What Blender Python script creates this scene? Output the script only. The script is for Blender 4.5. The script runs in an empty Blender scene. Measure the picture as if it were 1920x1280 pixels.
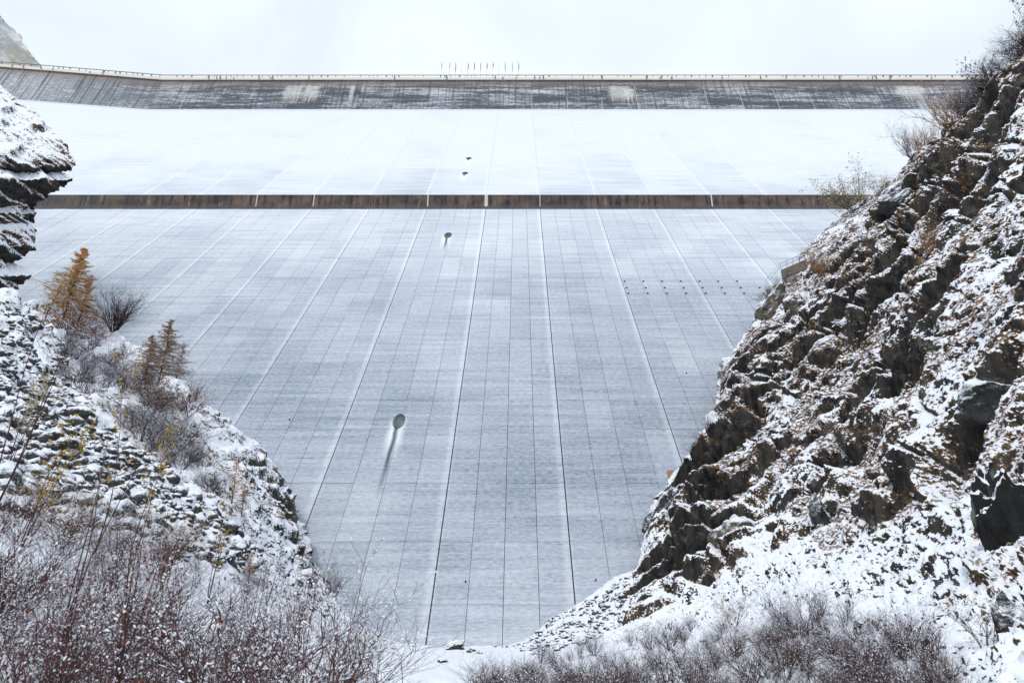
import bpy, math, random
import numpy as np
from mathutils import Vector, Matrix

random.seed(7)
rng = np.random.default_rng(7)
sc = bpy.context.scene
col = sc.collection

# ------------------------------------------------------------------ camera
TH = math.radians(19.6); F = 1200.0; CX = 973.0; CY = 640.0
cd = bpy.data.cameras.new('camera'); cam = bpy.data.objects.new('camera', cd); col.objects.link(cam)
cd.sensor_width = 36.0; cd.lens = F/1920*36.0; cd.shift_x = -(CX-960)/1920
cd.clip_start = 0.1; cd.clip_end = 6000
cam.location = (0, 0, 0); cam.rotation_euler = (math.radians(90)+TH, 0, 0)
sc.camera = cam

# ------------------------------------------------------------------ world, sun, exposure
SUN_EL, SUN_AZ = math.radians(50), math.radians(206)      # azimuth clockwise from +y
w = bpy.data.worlds.new('World'); sc.world = w; w.use_nodes = True
nt = w.node_tree; nt.nodes.clear()
o_ = nt.nodes.new('ShaderNodeOutputWorld'); bg = nt.nodes.new('ShaderNodeBackground')
sky = nt.nodes.new('ShaderNodeTexSky'); sky.sky_type = 'NISHITA'; sky.sun_disc = False
sky.sun_elevation = SUN_EL; sky.sun_rotation = SUN_AZ; sky.altitude = 2100
bg.inputs['Strength'].default_value = 0.12
tc = nt.nodes.new('ShaderNodeTexCoord')
nz = nt.nodes.new('ShaderNodeTexNoise'); nz.inputs['Scale'].default_value = 2.6; nz.inputs['Detail'].default_value = 5; nz.inputs['Distortion'].default_value = .5
cr = nt.nodes.new('ShaderNodeMapRange'); cr.inputs[1].default_value = .40; cr.inputs[2].default_value = .62; cr.inputs[3].default_value = .86; cr.inputs[4].default_value = 1.0
mx = nt.nodes.new('ShaderNodeMix'); mx.data_type = 'RGBA'
mx.inputs[7].default_value = (8.0, 8.75, 9.6, 1)
nt.links.new(tc.outputs['Generated'], nz.inputs['Vector'])
nt.links.new(nz.outputs['Fac'], cr.inputs[0]); nt.links.new(cr.outputs[0], mx.inputs[0])
nt.links.new(sky.outputs[0], mx.inputs[6]); nt.links.new(mx.outputs[2], bg.inputs['Color'])
nt.links.new(bg.outputs[0], o_.inputs[0])
sd = bpy.data.lights.new('sun', 'SUN'); so = bpy.data.objects.new('sun', sd); col.objects.link(so)
sd.energy = 1.4; sd.angle = math.radians(10); sd.color = (1.0, .95, .88)
sdir = Vector((math.sin(SUN_AZ)*math.cos(SUN_EL), math.cos(SUN_AZ)*math.cos(SUN_EL), math.sin(SUN_EL)))
so.rotation_euler = sdir.to_track_quat('Z', 'Y').to_euler()
sc.view_settings.view_transform = 'Standard'; sc.view_settings.look = 'None'
sc.view_settings.exposure = 0.0; sc.view_settings.gamma = 1.0; sc.view_settings.use_curve_mapping = False

# ------------------------------------------------------------------ helpers
CT, ST = math.cos(TH), math.sin(TH)
def P(px, py, d):
    u = (px-CX)/F; v = (CY-py)/F
    return Vector((u*d, d*(CT-v*ST), d*(ST+v*CT)))
def Pn(px, py, d):
    u = (px-CX)/F; v = (CY-py)/F
    return np.stack([u*d, d*(CT-v*ST), d*(ST+v*CT)], -1)

def _hash(ix, iy, iz, seed):
    h = (ix*374761393 + iy*668265263 + iz*2147483647 + seed*1274126177) & 0xffffffff
    h = ((h ^ (h >> 13))*1274126177) & 0xffffffff
    h = ((h ^ (h >> 16))*2246822519) & 0xffffffff
    return h ^ (h >> 15)
_G = rng.normal(size=(256, 3)); _G /= np.linalg.norm(_G, axis=1)[:, None]; _G = _G.astype(np.float32)
def noise(p, seed=0):
    """vectorised gradient noise, about -1..1"""
    i = np.floor(p).astype(np.int64); f = (p-i).astype(np.float32)
    u = f*f*f*(f*(f*6-15)+10)
    r = 0
    for dx in (0, 1):
        wx = u[..., 0] if dx else 1-u[..., 0]
        for dy in (0, 1):
            wy = u[..., 1] if dy else 1-u[..., 1]
            for dz in (0, 1):
                wz = u[..., 2] if dz else 1-u[..., 2]
                g = _G[_hash(i[..., 0]+dx, i[..., 1]+dy, i[..., 2]+dz, seed) & 255]
                r = r + wx*wy*wz*(g[..., 0]*(f[..., 0]-dx)+g[..., 1]*(f[..., 1]-dy)+g[..., 2]*(f[..., 2]-dz))
    return r*1.6
def fbm(p, o=4, seed=0, gain=.5):
    a = 1; s = 0
    for k in range(o):
        s = s+a*noise(p*(2.03**k), seed+k); a *= gain
    return s
def ridged(p, o=4, seed=0, gain=.5):
    a = 1; s = 0
    for k in range(o):
        s = s+a*(1-2*np.abs(noise(p*(2.03**k), seed+k))); a *= gain
    return s
def sstep(a, b, x):
    t = np.clip((x-a)/(b-a), 0, 1); return t*t*(3-2*t)

def tag(o, label=None, cat=None, group=None, kind=None):
    if label: o['label'] = label
    if cat: o['category'] = cat
    if group: o['group'] = group
    if kind: o['kind'] = kind
    return o
def mesh_obj(name, me, parent=None):
    o = bpy.data.objects.new(name, me); col.objects.link(o)
    if parent: o.parent = parent
    return o
def empty(name, loc=(0, 0, 0)):
    o = bpy.data.objects.new(name, None); col.objects.link(o); o.location = loc; o.empty_display_size = .5
    return o
def from_arrays(name, V, Q, mats, mi=None, smooth=False):
    """V (n,3); Q (m,k) faces of equal size"""
    me = bpy.data.meshes.new(name)
    V = np.asarray(V, np.float32); Q = np.asarray(Q, np.int32)
    m, k = Q.shape
    me.vertices.add(len(V)); me.vertices.foreach_set('co', V.ravel())
    me.loops.add(m*k); me.loops.foreach_set('vertex_index', Q.ravel())
    me.polygons.add(m); me.polygons.foreach_set('loop_start', np.arange(0, m*k, k, dtype=np.int32))
    me.polygons.foreach_set('loop_total', np.full(m, k, np.int32))
    if smooth: me.polygons.foreach_set('use_smooth', np.ones(m, bool))
    for x in (mats if isinstance(mats, (list, tuple)) else [mats]): me.materials.append(x)
    if mi is not None: me.polygons.foreach_set('material_index', np.asarray(mi, np.int32))
    me.update(calc_edges=True)
    return me
def from_py(name, V, Fs, mats, mi=None, smooth=False):
    me = bpy.data.meshes.new(name); me.from_pydata([tuple(v) for v in V], [], Fs)
    for x in (mats if isinstance(mats, (list, tuple)) else [mats]): me.materials.append(x)
    if mi is not None: me.polygons.foreach_set('material_index', mi)
    if smooth: me.polygons.foreach_set('use_smooth', [True]*len(Fs))
    me.update(); return me
BOXF = [(0, 3, 2, 1), (4, 5, 6, 7), (0, 1, 5, 4), (1, 2, 6, 5), (2, 3, 7, 6), (3, 0, 4, 7)]
def hexa(c8):
    return [Vector(v) for v in c8]
def boxv(x0, x1, y0, y1, z0, z1):
    return [(x0, y0, z0), (x1, y0, z0), (x1, y1, z0), (x0, y1, z0), (x0, y0, z1), (x1, y0, z1), (x1, y1, z1), (x0, y1, z1)]

# ------------------------------------------------------------------ materials
class N:
    def __init__(s, name, rough=.9):
        s.m = bpy.data.materials.new(name); s.m.use_nodes = True; s.t = s.m.node_tree
        s.b = s.t.nodes['Principled BSDF']; s.b.inputs['Roughness'].default_value = rough
        s.b.inputs['Specular IOR Level'].default_value = .25
    def n(s, ty, **kw):
        x = s.t.nodes.new(ty)
        for k, v in kw.items(): setattr(x, k, v)
        return x
    def l(s, a, b): s.t.links.new(a, b)
    def put(s, sock, v):
        if isinstance(v, bpy.types.NodeSocket): s.l(v, sock)
        elif isinstance(v, (tuple, list)): sock.default_value = (*v, 1) if len(v) == 3 and sock.type == 'RGBA' else v
        else: sock.default_value = v
    def math(s, op, a, b=0.0, c=None, clamp=False):
        x = s.n('ShaderNodeMath', operation=op, use_clamp=clamp); s.put(x.inputs[0], a); s.put(x.inputs[1], b)
        if c is not None: s.put(x.inputs[2], c)
        return x.outputs[0]
    def mix(s, f, a, b):
        x = s.n('ShaderNodeMix', data_type='RGBA'); s.put(x.inputs[0], f); s.put(x.inputs[6], a); s.put(x.inputs[7], b); return x.outputs[2]
    def rng(s, v, a, b, c=0.0, d=1.0, smooth=False):
        x = s.n('ShaderNodeMapRange', interpolation_type='SMOOTHSTEP' if smooth else 'LINEAR')
        for i, q in enumerate((v, a, b, c, d)): s.put(x.inputs[i], q)
        return x.outputs[0]
    def pos(s): 
        if not hasattr(s, '_g'): s._g = s.n('ShaderNodeNewGeometry')
        return s._g.outputs['Position']
    def nrm(s): s.pos(); return s._g.outputs['Normal']
    def vmul(s, v, k, add=(0, 0, 0)):
        x = s.n('ShaderNodeVectorMath', operation='MULTIPLY_ADD'); s.put(x.inputs[0], v); x.inputs[1].default_value = k; x.inputs[2].default_value = add; return x.outputs[0]
    def noise(s, v, sc=1, det=4, rough=.5, dist=0):
        x = s.n('ShaderNodeTexNoise'); s.put(x.inputs['Vector'], v); x.inputs['Scale'].default_value = sc; x.inputs['Detail'].default_value = det
        x.inputs['Roughness'].default_value = rough; x.inputs['Distortion'].default_value = dist; return x.outputs['Fac']
    def sep(s, v):
        x = s.n('ShaderNodeSeparateXYZ'); s.put(x.inputs[0], v); return x.outputs
    def comb(s, a, b, c):
        x = s.n('ShaderNodeCombineXYZ'); s.put(x.inputs[0], a); s.put(x.inputs[1], b); s.put(x.inputs[2], c); return x.outputs[0]
    def bump(s, h, st=.5, d=.1):
        x = s.n('ShaderNodeBump'); s.put(x.inputs['Height'], h); x.inputs['Strength'].default_value = st; x.inputs['Distance'].default_value = d; return x.outputs[0]
    def attr(s, nm):
        x = s.n('ShaderNodeAttribute', attribute_name=nm); return x.outputs['Fac']
    def rand(s):
        return s.n('ShaderNodeObjectInfo').outputs['Random']
    def color(s, c): s.put(s.b.inputs['Base Color'], c); return s

SNOW = (.79, .82, .885)
def flat(name, c, var=.25, sc=3, rough=.85):
    m = N(name, rough); f = m.noise(m.pos(), sc, 3)
    m.color(m.mix(f, tuple(x*(1-var) for x in c), tuple(min(1, x*(1+var)) for x in c))); return m.m

def snowy(name, base, thr=.35, wid=.18, nsc=3.0, namp=.5, base2=None, bumpd=.08, bsc=2.5):
    """base colour with snow lying on what faces up"""
    m = N(name)
    p = m.pos(); n1 = m.noise(p, bsc, 6, .65)
    bn = m.bump(n1, .8, bumpd)
    z = m.sep(bn)[2]
    n2 = m.noise(p, nsc, 5, .6)
    v = m.math('ADD', z, m.math('MULTIPLY', m.math('SUBTRACT', n2, .5), namp*2))
    f = m.rng(v, thr-wid/2, thr+wid/2)
    b = m.mix(m.rng(m.noise(p, nsc*.6, 4), .35, .65), base, base2 or tuple(x*.5 for x in base))
    m.color(m.mix(f, b, SNOW)); m.l(bn, m.b.inputs['Normal'])
    return m.m

def terrain_mat(name):
    m = N(name)
    p = m.pos()
    n1 = m.noise(p, 1.6, 3.5, .6)
    bn = m.bump(n1, .55, .20)
    z = m.sep(m.nrm())[2]
    big = m.noise(p, .10, 3); fine = m.noise(p, 1.3, 3.2, .78)
    rock = m.attr('rock'); grass = m.attr('grass')
    v = m.math('ADD', z, m.math('ADD', m.math('MULTIPLY', m.math('SUBTRACT', fine, .5), 1.15), m.math('MULTIPLY', m.math('SUBTRACT', m.noise(m.vmul(p, (4.2, 4.2, 6.5)), 1, 2, .6), .5), 1.75)))
    v = m.math('SUBTRACT', v, m.math('MULTIPLY', rock, .14))
    v = m.math('ADD', v, m.math('MULTIPLY', m.math('SUBTRACT', big, .5), .45))
    v = m.math('ADD', v, m.attr('snow'))
    fs = m.rng(v, .355, .405)
    # brown grass fringe just under the snow line, on ledges
    fg = m.math('MULTIPLY', m.math('MULTIPLY', m.rng(v, .10, .30), grass), m.rng(m.noise(p, .25, 4), .40, .50))
    st = m.noise(m.vmul(p, (1.2, 1.2, .22)), 1.0, 6, .7)
    rk = m.mix(m.rng(st, .40, .62), (.009, .009, .010), (.055, .050, .043))
    rk = m.mix(m.rng(m.noise(p, .9, 6, .75), .55, .66), rk, (.11, .10, .082))
    gr = m.mix(m.noise(p, 5, 4), (.06, .034, .016), (.27, .14, .05))
    c = m.mix(m.math('MULTIPLY', fg, .9), rk, gr)
    c = m.mix(fs, c, SNOW)
    m.color(c); m.l(bn, m.b.inputs['Normal'])
    return m.m

M = {}
M['terrain'] = terrain_mat('snowy_rock_ground')
M['stone'] = snowy('snow_capped_stone', (.075, .072, .066), thr=.52, nsc=4.5, namp=.7, base2=(.025, .027, .03))
M['crag'] = snowy('dark_crag', (.055, .058, .055), thr=.50, nsc=1.8, namp=.6, base2=(.010, .010, .012), bumpd=.2, bsc=2.0)
M['crag_brown'] = snowy('brown_crag', (.12, .105, .08), thr=.48, nsc=1.8, namp=.5, base2=(.03, .027, .022), bumpd=.2, bsc=2.0)
def green_crag():
    m = N('green_streaked_crag'); p = m.pos(); st = m.noise(m.vmul(p, (1.3, 1.3, .18)), 1, 4, .6)
    n2 = m.noise(p, 3, 5, .7); bn = m.bump(n2, .9, .12); z = m.sep(m.nrm())[2]
    f = m.rng(m.math('ADD', z, m.math('MULTIPLY', m.math('SUBTRACT', n2, .5), 1.2)), .42, .48)
    c = m.mix(m.rng(st, .54, .62), (.014, .015, .015), (.13, .17, .145)); c = m.mix(m.rng(n2, .5, .7), c, (.03, .028, .024))
    m.color(m.mix(f, c, SNOW)); m.l(bn, m.b.inputs['Normal']); return m.m
M['crag_green'] = green_crag()
M['twig'] = snowy('reddish_twig', (.12, .055, .050), thr=.92, nsc=12, namp=.5, base2=(.045, .022, .022), bumpd=0.0)
M['twig_dark'] = snowy('dark_twig', (.075, .034, .032), thr=1.0, nsc=12, namp=.5, base2=(.03, .018, .018), bumpd=0.0)
M['twig_grey'] = snowy('grey_twig', (.085, .064, .07), thr=.75, nsc=9, namp=.5, base2=(.04, .033, .036), bumpd=0.0)
M['bark'] = snowy('larch_bark', (.07, .05, .042), thr=.7, nsc=6, namp=.4, bumpd=.01)
M['snow'] = flat('fresh_snow', (.80, .84, .90), .04, 4)
M['needle'] = snowy('larch_needles', (.80, .50, .20), thr=.92, nsc=3, namp=.6, base2=(.60, .32, .11), bumpd=0.0)
M['needle_brown'] = snowy('brown_larch_needles', (.52, .34, .20), thr=.82, nsc=3, namp=.7, base2=(.34, .20, .12), bumpd=0.0)
M['needle_dark'] = snowy('rust_needles', (.33, .12, .03), thr=.85, nsc=3, namp=.5, base2=(.13, .05, .02), bumpd=0.0)
M['leaf_yellow'] = flat('yellow_leaf', (.38, .24, .035), .4, 6)
M['leaf_olive'] = flat('olive_leaf', (.36, .31, .17), .4, 6)
M['leaf_dark'] = flat('dark_leaf', (.08, .10, .10), .4, 6)
M['leaf_red'] = flat('russet_leaf', (.16, .045, .025), .4, 6)
M['grassb'] = snowy('brown_grass', (.36, .18, .06), thr=.93, nsc=4, namp=.5, base2=(.13, .06, .02), bumpd=0.0)
M['metal'] = flat('grey_metal', (.16, .17, .18), .2, 2, .5)
M['dark'] = flat('dark_void', (.02, .022, .024), .2, 2)

# dam face: thin snow lying on concrete, more of it higher up, whiter strips beside the block joints
JOINTS = [-25.7, -9.25, 5.95, 22.2]
while JOINTS[0] > -330: JOINTS.insert(0, JOINTS[0]-16.1)
while JOINTS[-1] < 300: JOINTS.append(JOINTS[-1]+16.1)
def EL(ang): return 2.05 if abs(ang-SL) < 1e-6 else 1.6
def outlet_spots():
    L = []
    for px, py, r in ((748, 789, .78), (840, 441, .85), (872, 325, .85), (879, 297, .85)): L.append((px, py, r))
    return L
def face_mat():
    m = N('snow_dusted_concrete', .95)
    p = m.pos(); X, Y, Z = m.sep(p)[0:3]
    cover = m.rng(Z, 18, 100, .34, .80, True)
    cover = m.math('ADD', cover, m.rng(Z, 96, 140, 0, .35))
    cover = m.math('ADD', cover, m.rng(Z, 13, -6, 0, .20, True))
    ln = m.noise(m.comb(m.math('MULTIPLY', X, .09), 7.0, m.math('MULTIPLY', Z, 2.6)), 1.0, 3, .6)
    cover = m.math('SUBTRACT', cover, m.math('MULTIPLY', m.rng(ln, .66, .74), m.rng(Z, 110, 30, .12, .45)))
    q = m.comb(m.math('MULTIPLY', X, .05), 0.0, m.math('MULTIPLY', Z, 1.3))
    bands = m.noise(q, 1.0, 6, .7)
    q2 = m.comb(m.math('MULTIPLY', X, .9), 0.0, m.math('MULTIPLY', Z, 3.6))
    grain = m.noise(q2, 1.5, 7, .75)
    blot = m.noise(m.vmul(p, (.045, .03, .06)), 1, 3)
    cover = m.math('ADD', cover, m.math('MULTIPLY', m.math('SUBTRACT', bands, .5), 1.15))
    cover = m.math('ADD', cover, m.math('MULTIPLY', m.math('SUBTRACT', grain, .5), 1.35))
    cover = m.math('ADD', cover, m.math('MULTIPLY', m.math('SUBTRACT', blot, .5), .7))
    cover = m.math('ADD', cover, m.math('MULTIPLY', m.math('SUBTRACT', m.rand(), .5), .15))
    # snow caught along the main joints
    near = None
    for j in [a for a in JOINTS if -110 < a < 75]:
        e = m.rng(m.math('ABSOLUTE', m.math('SUBTRACT', X, j-.35)), .1, .85, 1.0, 0.0, True)
        near = e if near is None else m.math('MAXIMUM', near, e)
    cover = m.math('ADD', cover, m.math('MULTIPLY', near, .24))
    f = m.rng(cover, 0.0, 1.05)
    conc = m.mix(m.rng(grain, .3, .7), (.125, .165, .235), (.28, .33, .40))
    c = m.mix(f, conc, (.665, .705, .765))
    # wet streaks under the outlets and along the inner strips
    for (px, py, r) in outlet_spots():
        pt = face_point(px, py)
        wob = m.math('MULTIPLY', m.math('SUBTRACT', m.noise(m.vmul(p, (.3, 0, .25)), 1, 3), .5), .5)
        dx = m.math('ABSOLUTE', m.math('ADD', m.math('SUBTRACT', X, pt.x-.1), wob))
        down = m.math('SUBTRACT', pt.z, Z)
        L = 13 if py > 600 else (8 if py > 400 else 3)
        a = m.math('MULTIPLY', m.rng(dx, .12, .45, 1, 0), m.math('MULTIPLY', m.rng(down, .4, 1.0), m.rng(down, L*.5, L, 1, 0)))
        halo = m.math('MULTIPLY', m.rng(dx, .6, 1.5, 1, 0), m.math('MULTIPLY', m.rng(down, -.8, .3), m.rng(down, 3, 7, 1, 0)))
        c = m.mix(m.math('MULTIPLY', halo, .8), c, (.80, .84, .87))
        c = m.mix(m.math('MULTIPLY', a, .9), c, (.06, .08, .11))
    m.color(c)
    m.l(m.bump(grain, .5, .05), m.b.inputs['Normal'])
    return m.m

# ---- dam section: horizontal distance y, height z (camera at 0,0,0)
BASE = (70.0, -7.0); MID = (156.6, 95.1); MIDT = 99.9; TOPB = (239.0, 196.6); TOPT = (244.9, 218.6)
SL = math.atan2(MID[1]-BASE[1], MID[0]-BASE[0]); SU = math.atan2(TOPB[1]-MIDT, TOPB[0]-MID[0]-.4)
def face_point(px, py):
    """where the sight line through a picture point meets the dam face"""
    r = P(px, py, 1.0)
    if py > 378: y0, z0, s = BASE[0], BASE[1], SL
    else: y0, z0, s = MID[0]+.4, MIDT, SU
    t = (z0-math.tan(s)*y0)/(r.z-math.tan(s)*r.y)
    return r*t
def face_xy(s0, ang, y0, z0): return (y0+s0*math.cos(ang), z0+s0*math.sin(ang))
M['face'] = face_mat()

def wall_mat():
    m = N('weathered_crest_concrete', .95)
    p = m.pos(); X, Y, Z = m.sep(p)[0:3]
    bands = m.noise(m.comb(m.math('MULTIPLY', X, .035), 0.0, m.math('MULTIPLY', Z, .42)), 1, 7, .72)
    grain = m.noise(m.comb(m.math('MULTIPLY', X, .35), 0.0, m.math('MULTIPLY', Z, 1.2)), 1, 6, .85)
    vert = m.noise(m.comb(m.math('MULTIPLY', X, .9), 0.0, m.math('MULTIPLY', Z, .02)), 1, 4, .6)
    f = m.math('ADD', m.math('MULTIPLY', bands, 1.1), m.math('MULTIPLY', grain, .9))
    f = m.math('ADD', f, m.math('MULTIPLY', m.math('SUBTRACT', m.rand(), .5), .12))
    f = m.rng(f, .95, 1.19)
    f = m.math('MAXIMUM', f, m.math('MULTIPLY', m.math('MULTIPLY', m.rng(X, -150, -225), m.rng(grain, .30, .60)), 1.0))
    f = m.math('MULTIPLY', f, m.rng(vert, .58, .50, .35, 1.0))
    c = m.mix(f, (.075, .085, .10), (.52, .52, .55))
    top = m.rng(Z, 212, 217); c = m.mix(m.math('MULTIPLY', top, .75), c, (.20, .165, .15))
    dk = m.rng(vert, .60, .68); c = m.mix(m.math('MULTIPLY', dk, .5), c, (.06, .075, .09))
    for (x0, w_, z1) in ((-105.5, 5, 214), (-97, 4, 214), (47, 6, 214), (51.5, 3, 212), (183, 7, 214), (-78, 1.2, 214)):
        jag = m.math('MULTIPLY', m.noise(m.comb(m.math('MULTIPLY', X, 1.1), 0.0, 0.0), 1, 3), 17)
        a = m.math('MULTIPLY', m.rng(m.math('ABSOLUTE', m.math('SUBTRACT', X, x0)), w_*.6, w_, 1, 0), m.rng(m.math('ADD', m.math('SUBTRACT', Z, 208), jag), 2, 8))
        a = m.math('MULTIPLY', a, m.rng(Z, z1, z1+.3, 1, 0))
        c = m.mix(m.math('MULTIPLY', a, m.rng(grain, .35, .6, .25, .8)), c, (.62, .60, .57))
    for j in [a for a in JOINTS if -330 < a < 300][3::1]:
        pass
    m.color(c); return m.m
def berm_mat():
    m = N('stained_berm_concrete', .95)
    p = m.pos(); X, Y, Z = m.sep(p)[0:3]
    a = m.noise(m.comb(m.math('MULTIPLY', X, .8), 0.0, m.math('MULTIPLY', Z, .10)), 1, 6, .7)
    b = m.noise(m.comb(m.math('MULTIPLY', X, .16), 3.0, m.math('MULTIPLY', Z, .25)), 1, 5, .65)
    c = m.mix(m.rng(b, .38, .62), (.05, .045, .046), (.14, .10, .075))
    c = m.mix(m.rng(a, .50, .60), c, (.028, .026, .032))
    c = m.mix(m.math('MULTIPLY', m.rng(a, .40, .34), .6), c, (.33, .29, .25))
    c = m.mix(m.math('MULTIPLY', m.rng(Z, 97.0, 96.3), .5), c, (.11, .105, .11))
    lf = m.rng(X, -95, -130); c = m.mix(m.math('MULTIPLY', lf, .3), c, (.13, .13, .12))
    m.color(c); return m.m
M['wall'] = wall_mat(); M['berm'] = berm_mat()
M['cornice'] = flat('pale_cornice', (.74, .68, .58), .12, .2)
M['core'] = flat('joint_concrete', (.05, .055, .065), .2, .2)
M['calcite'] = flat('pale_joint_seal', (.55, .53, .50), .2, .3)

# ------------------------------------------------------------------ terrain field
def tps(pts, vals):
    pts = np.array(pts, float)/1000; n = len(pts)
    d = np.linalg.norm(pts[:, None]-pts[None], axis=2)
    K = np.where(d > 0, d*d*np.log(d+1e-12), 0)+np.eye(n)*1e-4
    Pm = np.c_[np.ones(n), pts]
    A = np.zeros((n+3, n+3)); A[:n, :n] = K; A[:n, n:] = Pm; A[n:, :n] = Pm.T
    sol = np.linalg.solve(A, np.r_[vals, 0, 0, 0])
    def f(px, py):
        q = np.stack([px, py], -1)/1000
        r = sol[n]+sol[n+1]*q[..., 0]+sol[n+2]*q[..., 1]
        for i in range(n):
            dd = (q[..., 0]-pts[i, 0])**2+(q[..., 1]-pts[i, 1])**2
            r = r+sol[i]*.5*dd*np.log(dd+1e-12)
        return r
    return f
DEP = [(-1200, 200, 60), (-1200, 700, 24), (-1200, 1280, 6.5), (-1200, 1720, 2.4),  # px, py, distance along the view axis
 (-420, 420, 66), (-420, 700, 34), (-420, 1000, 16), (-420, 1280, 8.5), (-420, 1720, 2.9),
 (-150, 500, 70), (0, 560, 72), (0, 700, 46), (0, 900, 25), (0, 1100, 15.5), (0, 1280, 11), (0, 1500, 6), (0, 1720, 3),
 (130, 640, 76), (200, 800, 48), (200, 950, 31), (200, 1100, 19), (200, 1280, 12.5),
 (330, 730, 78), (440, 805, 80), (400, 900, 52), (400, 1000, 38), (400, 1120, 25), (400, 1280, 14), (400, 1720, 3.2),
 (540, 945, 73), (578, 1040, 69), (500, 1060, 46), (640, 1140, 66), (600, 1200, 33), (600, 1280, 19),
 (700, 1190, 65), (800, 1212, 62), (900, 1212, 62), (760, 1280, 26), (960, 1280, 27), (960, 1450, 9), (960, 1720, 3.4),
 (960, 1208, 63), (1040, 1165, 64), (1120, 1130, 64), (1130, 1200, 52), (1130, 1280, 25),
 (1205, 1030, 67), (1300, 1110, 54), (1300, 1200, 36), (1300, 1280, 22), (1290, 850, 81), (1360, 720, 92), (1430, 570, 102), (1510, 480, 105),
 (1400, 1000, 58), (1450, 800, 72), (1600, 390, 104), (1720, 280, 94), (1830, 140, 84), (1920, 20, 74),
 (1600, 500, 86), (1600, 650, 70), (1600, 800, 57), (1600, 1000, 42), (1600, 1150, 29), (1600, 1280, 18.5),
 (1750, 600, 56), (1750, 900, 36), (1920, 300, 52), (1920, 600, 36), (1920, 900, 25), (1920, 1100, 19), (1920, 1280, 14), (1600, 1720, 4.5), (1920, 1720, 4),
 (2350, -350, 55), (2350, 300, 30), (2350, 900, 15), (2350, 1280, 9), (2350, 1720, 3.5)]
_lf = tps([(a, b) for a, b, c in DEP], np.log([c for a, b, c in DEP]))
def depth_at(px, py): return np.exp(_lf(np.asarray(px, float), np.asarray(py, float)))
SILX = [-1300, -430, -150, -40, 0, 60, 110, 160, 215, 250, 300, 345, 385, 440, 490, 515, 530, 545, 560, 575, 610, 640, 690, 740, 790, 850, 920, 965, 1000, 1050, 1090, 1150, 1195, 1203, 1212, 1222, 1240, 1262, 1285, 1310, 1340, 1347, 1358, 1378, 1412, 1422, 1440, 1468, 1495, 1503, 1540, 1575, 1620, 1665, 1700, 1740, 1775, 1815, 1850, 1885, 1925, 2100, 2360]
SILY = [60, 400, 500, 545, 548, 568, 600, 612, 628, 655, 690, 722, 758, 800, 845, 880, 905, 930, 985, 1035, 1090, 1128, 1170, 1198, 1210, 1212, 1210, 1190, 1168, 1142, 1128, 1085, 1068, 1035, 990, 955, 925, 895, 865, 830, 775, 735, 700, 655, 610, 580, 548, 530, 518, 480, 440, 402, 370, 335, 300, 255, 222, 185, 150, 100, 20, -190, -440]
SILX = [x+(28 if y < 300 and x > 1600 else 12 if y < 420 and x > 1500 else 0) for x, y in zip(SILX, SILY)]
def sil(px): return np.interp(px, SILX, SILY)

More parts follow.
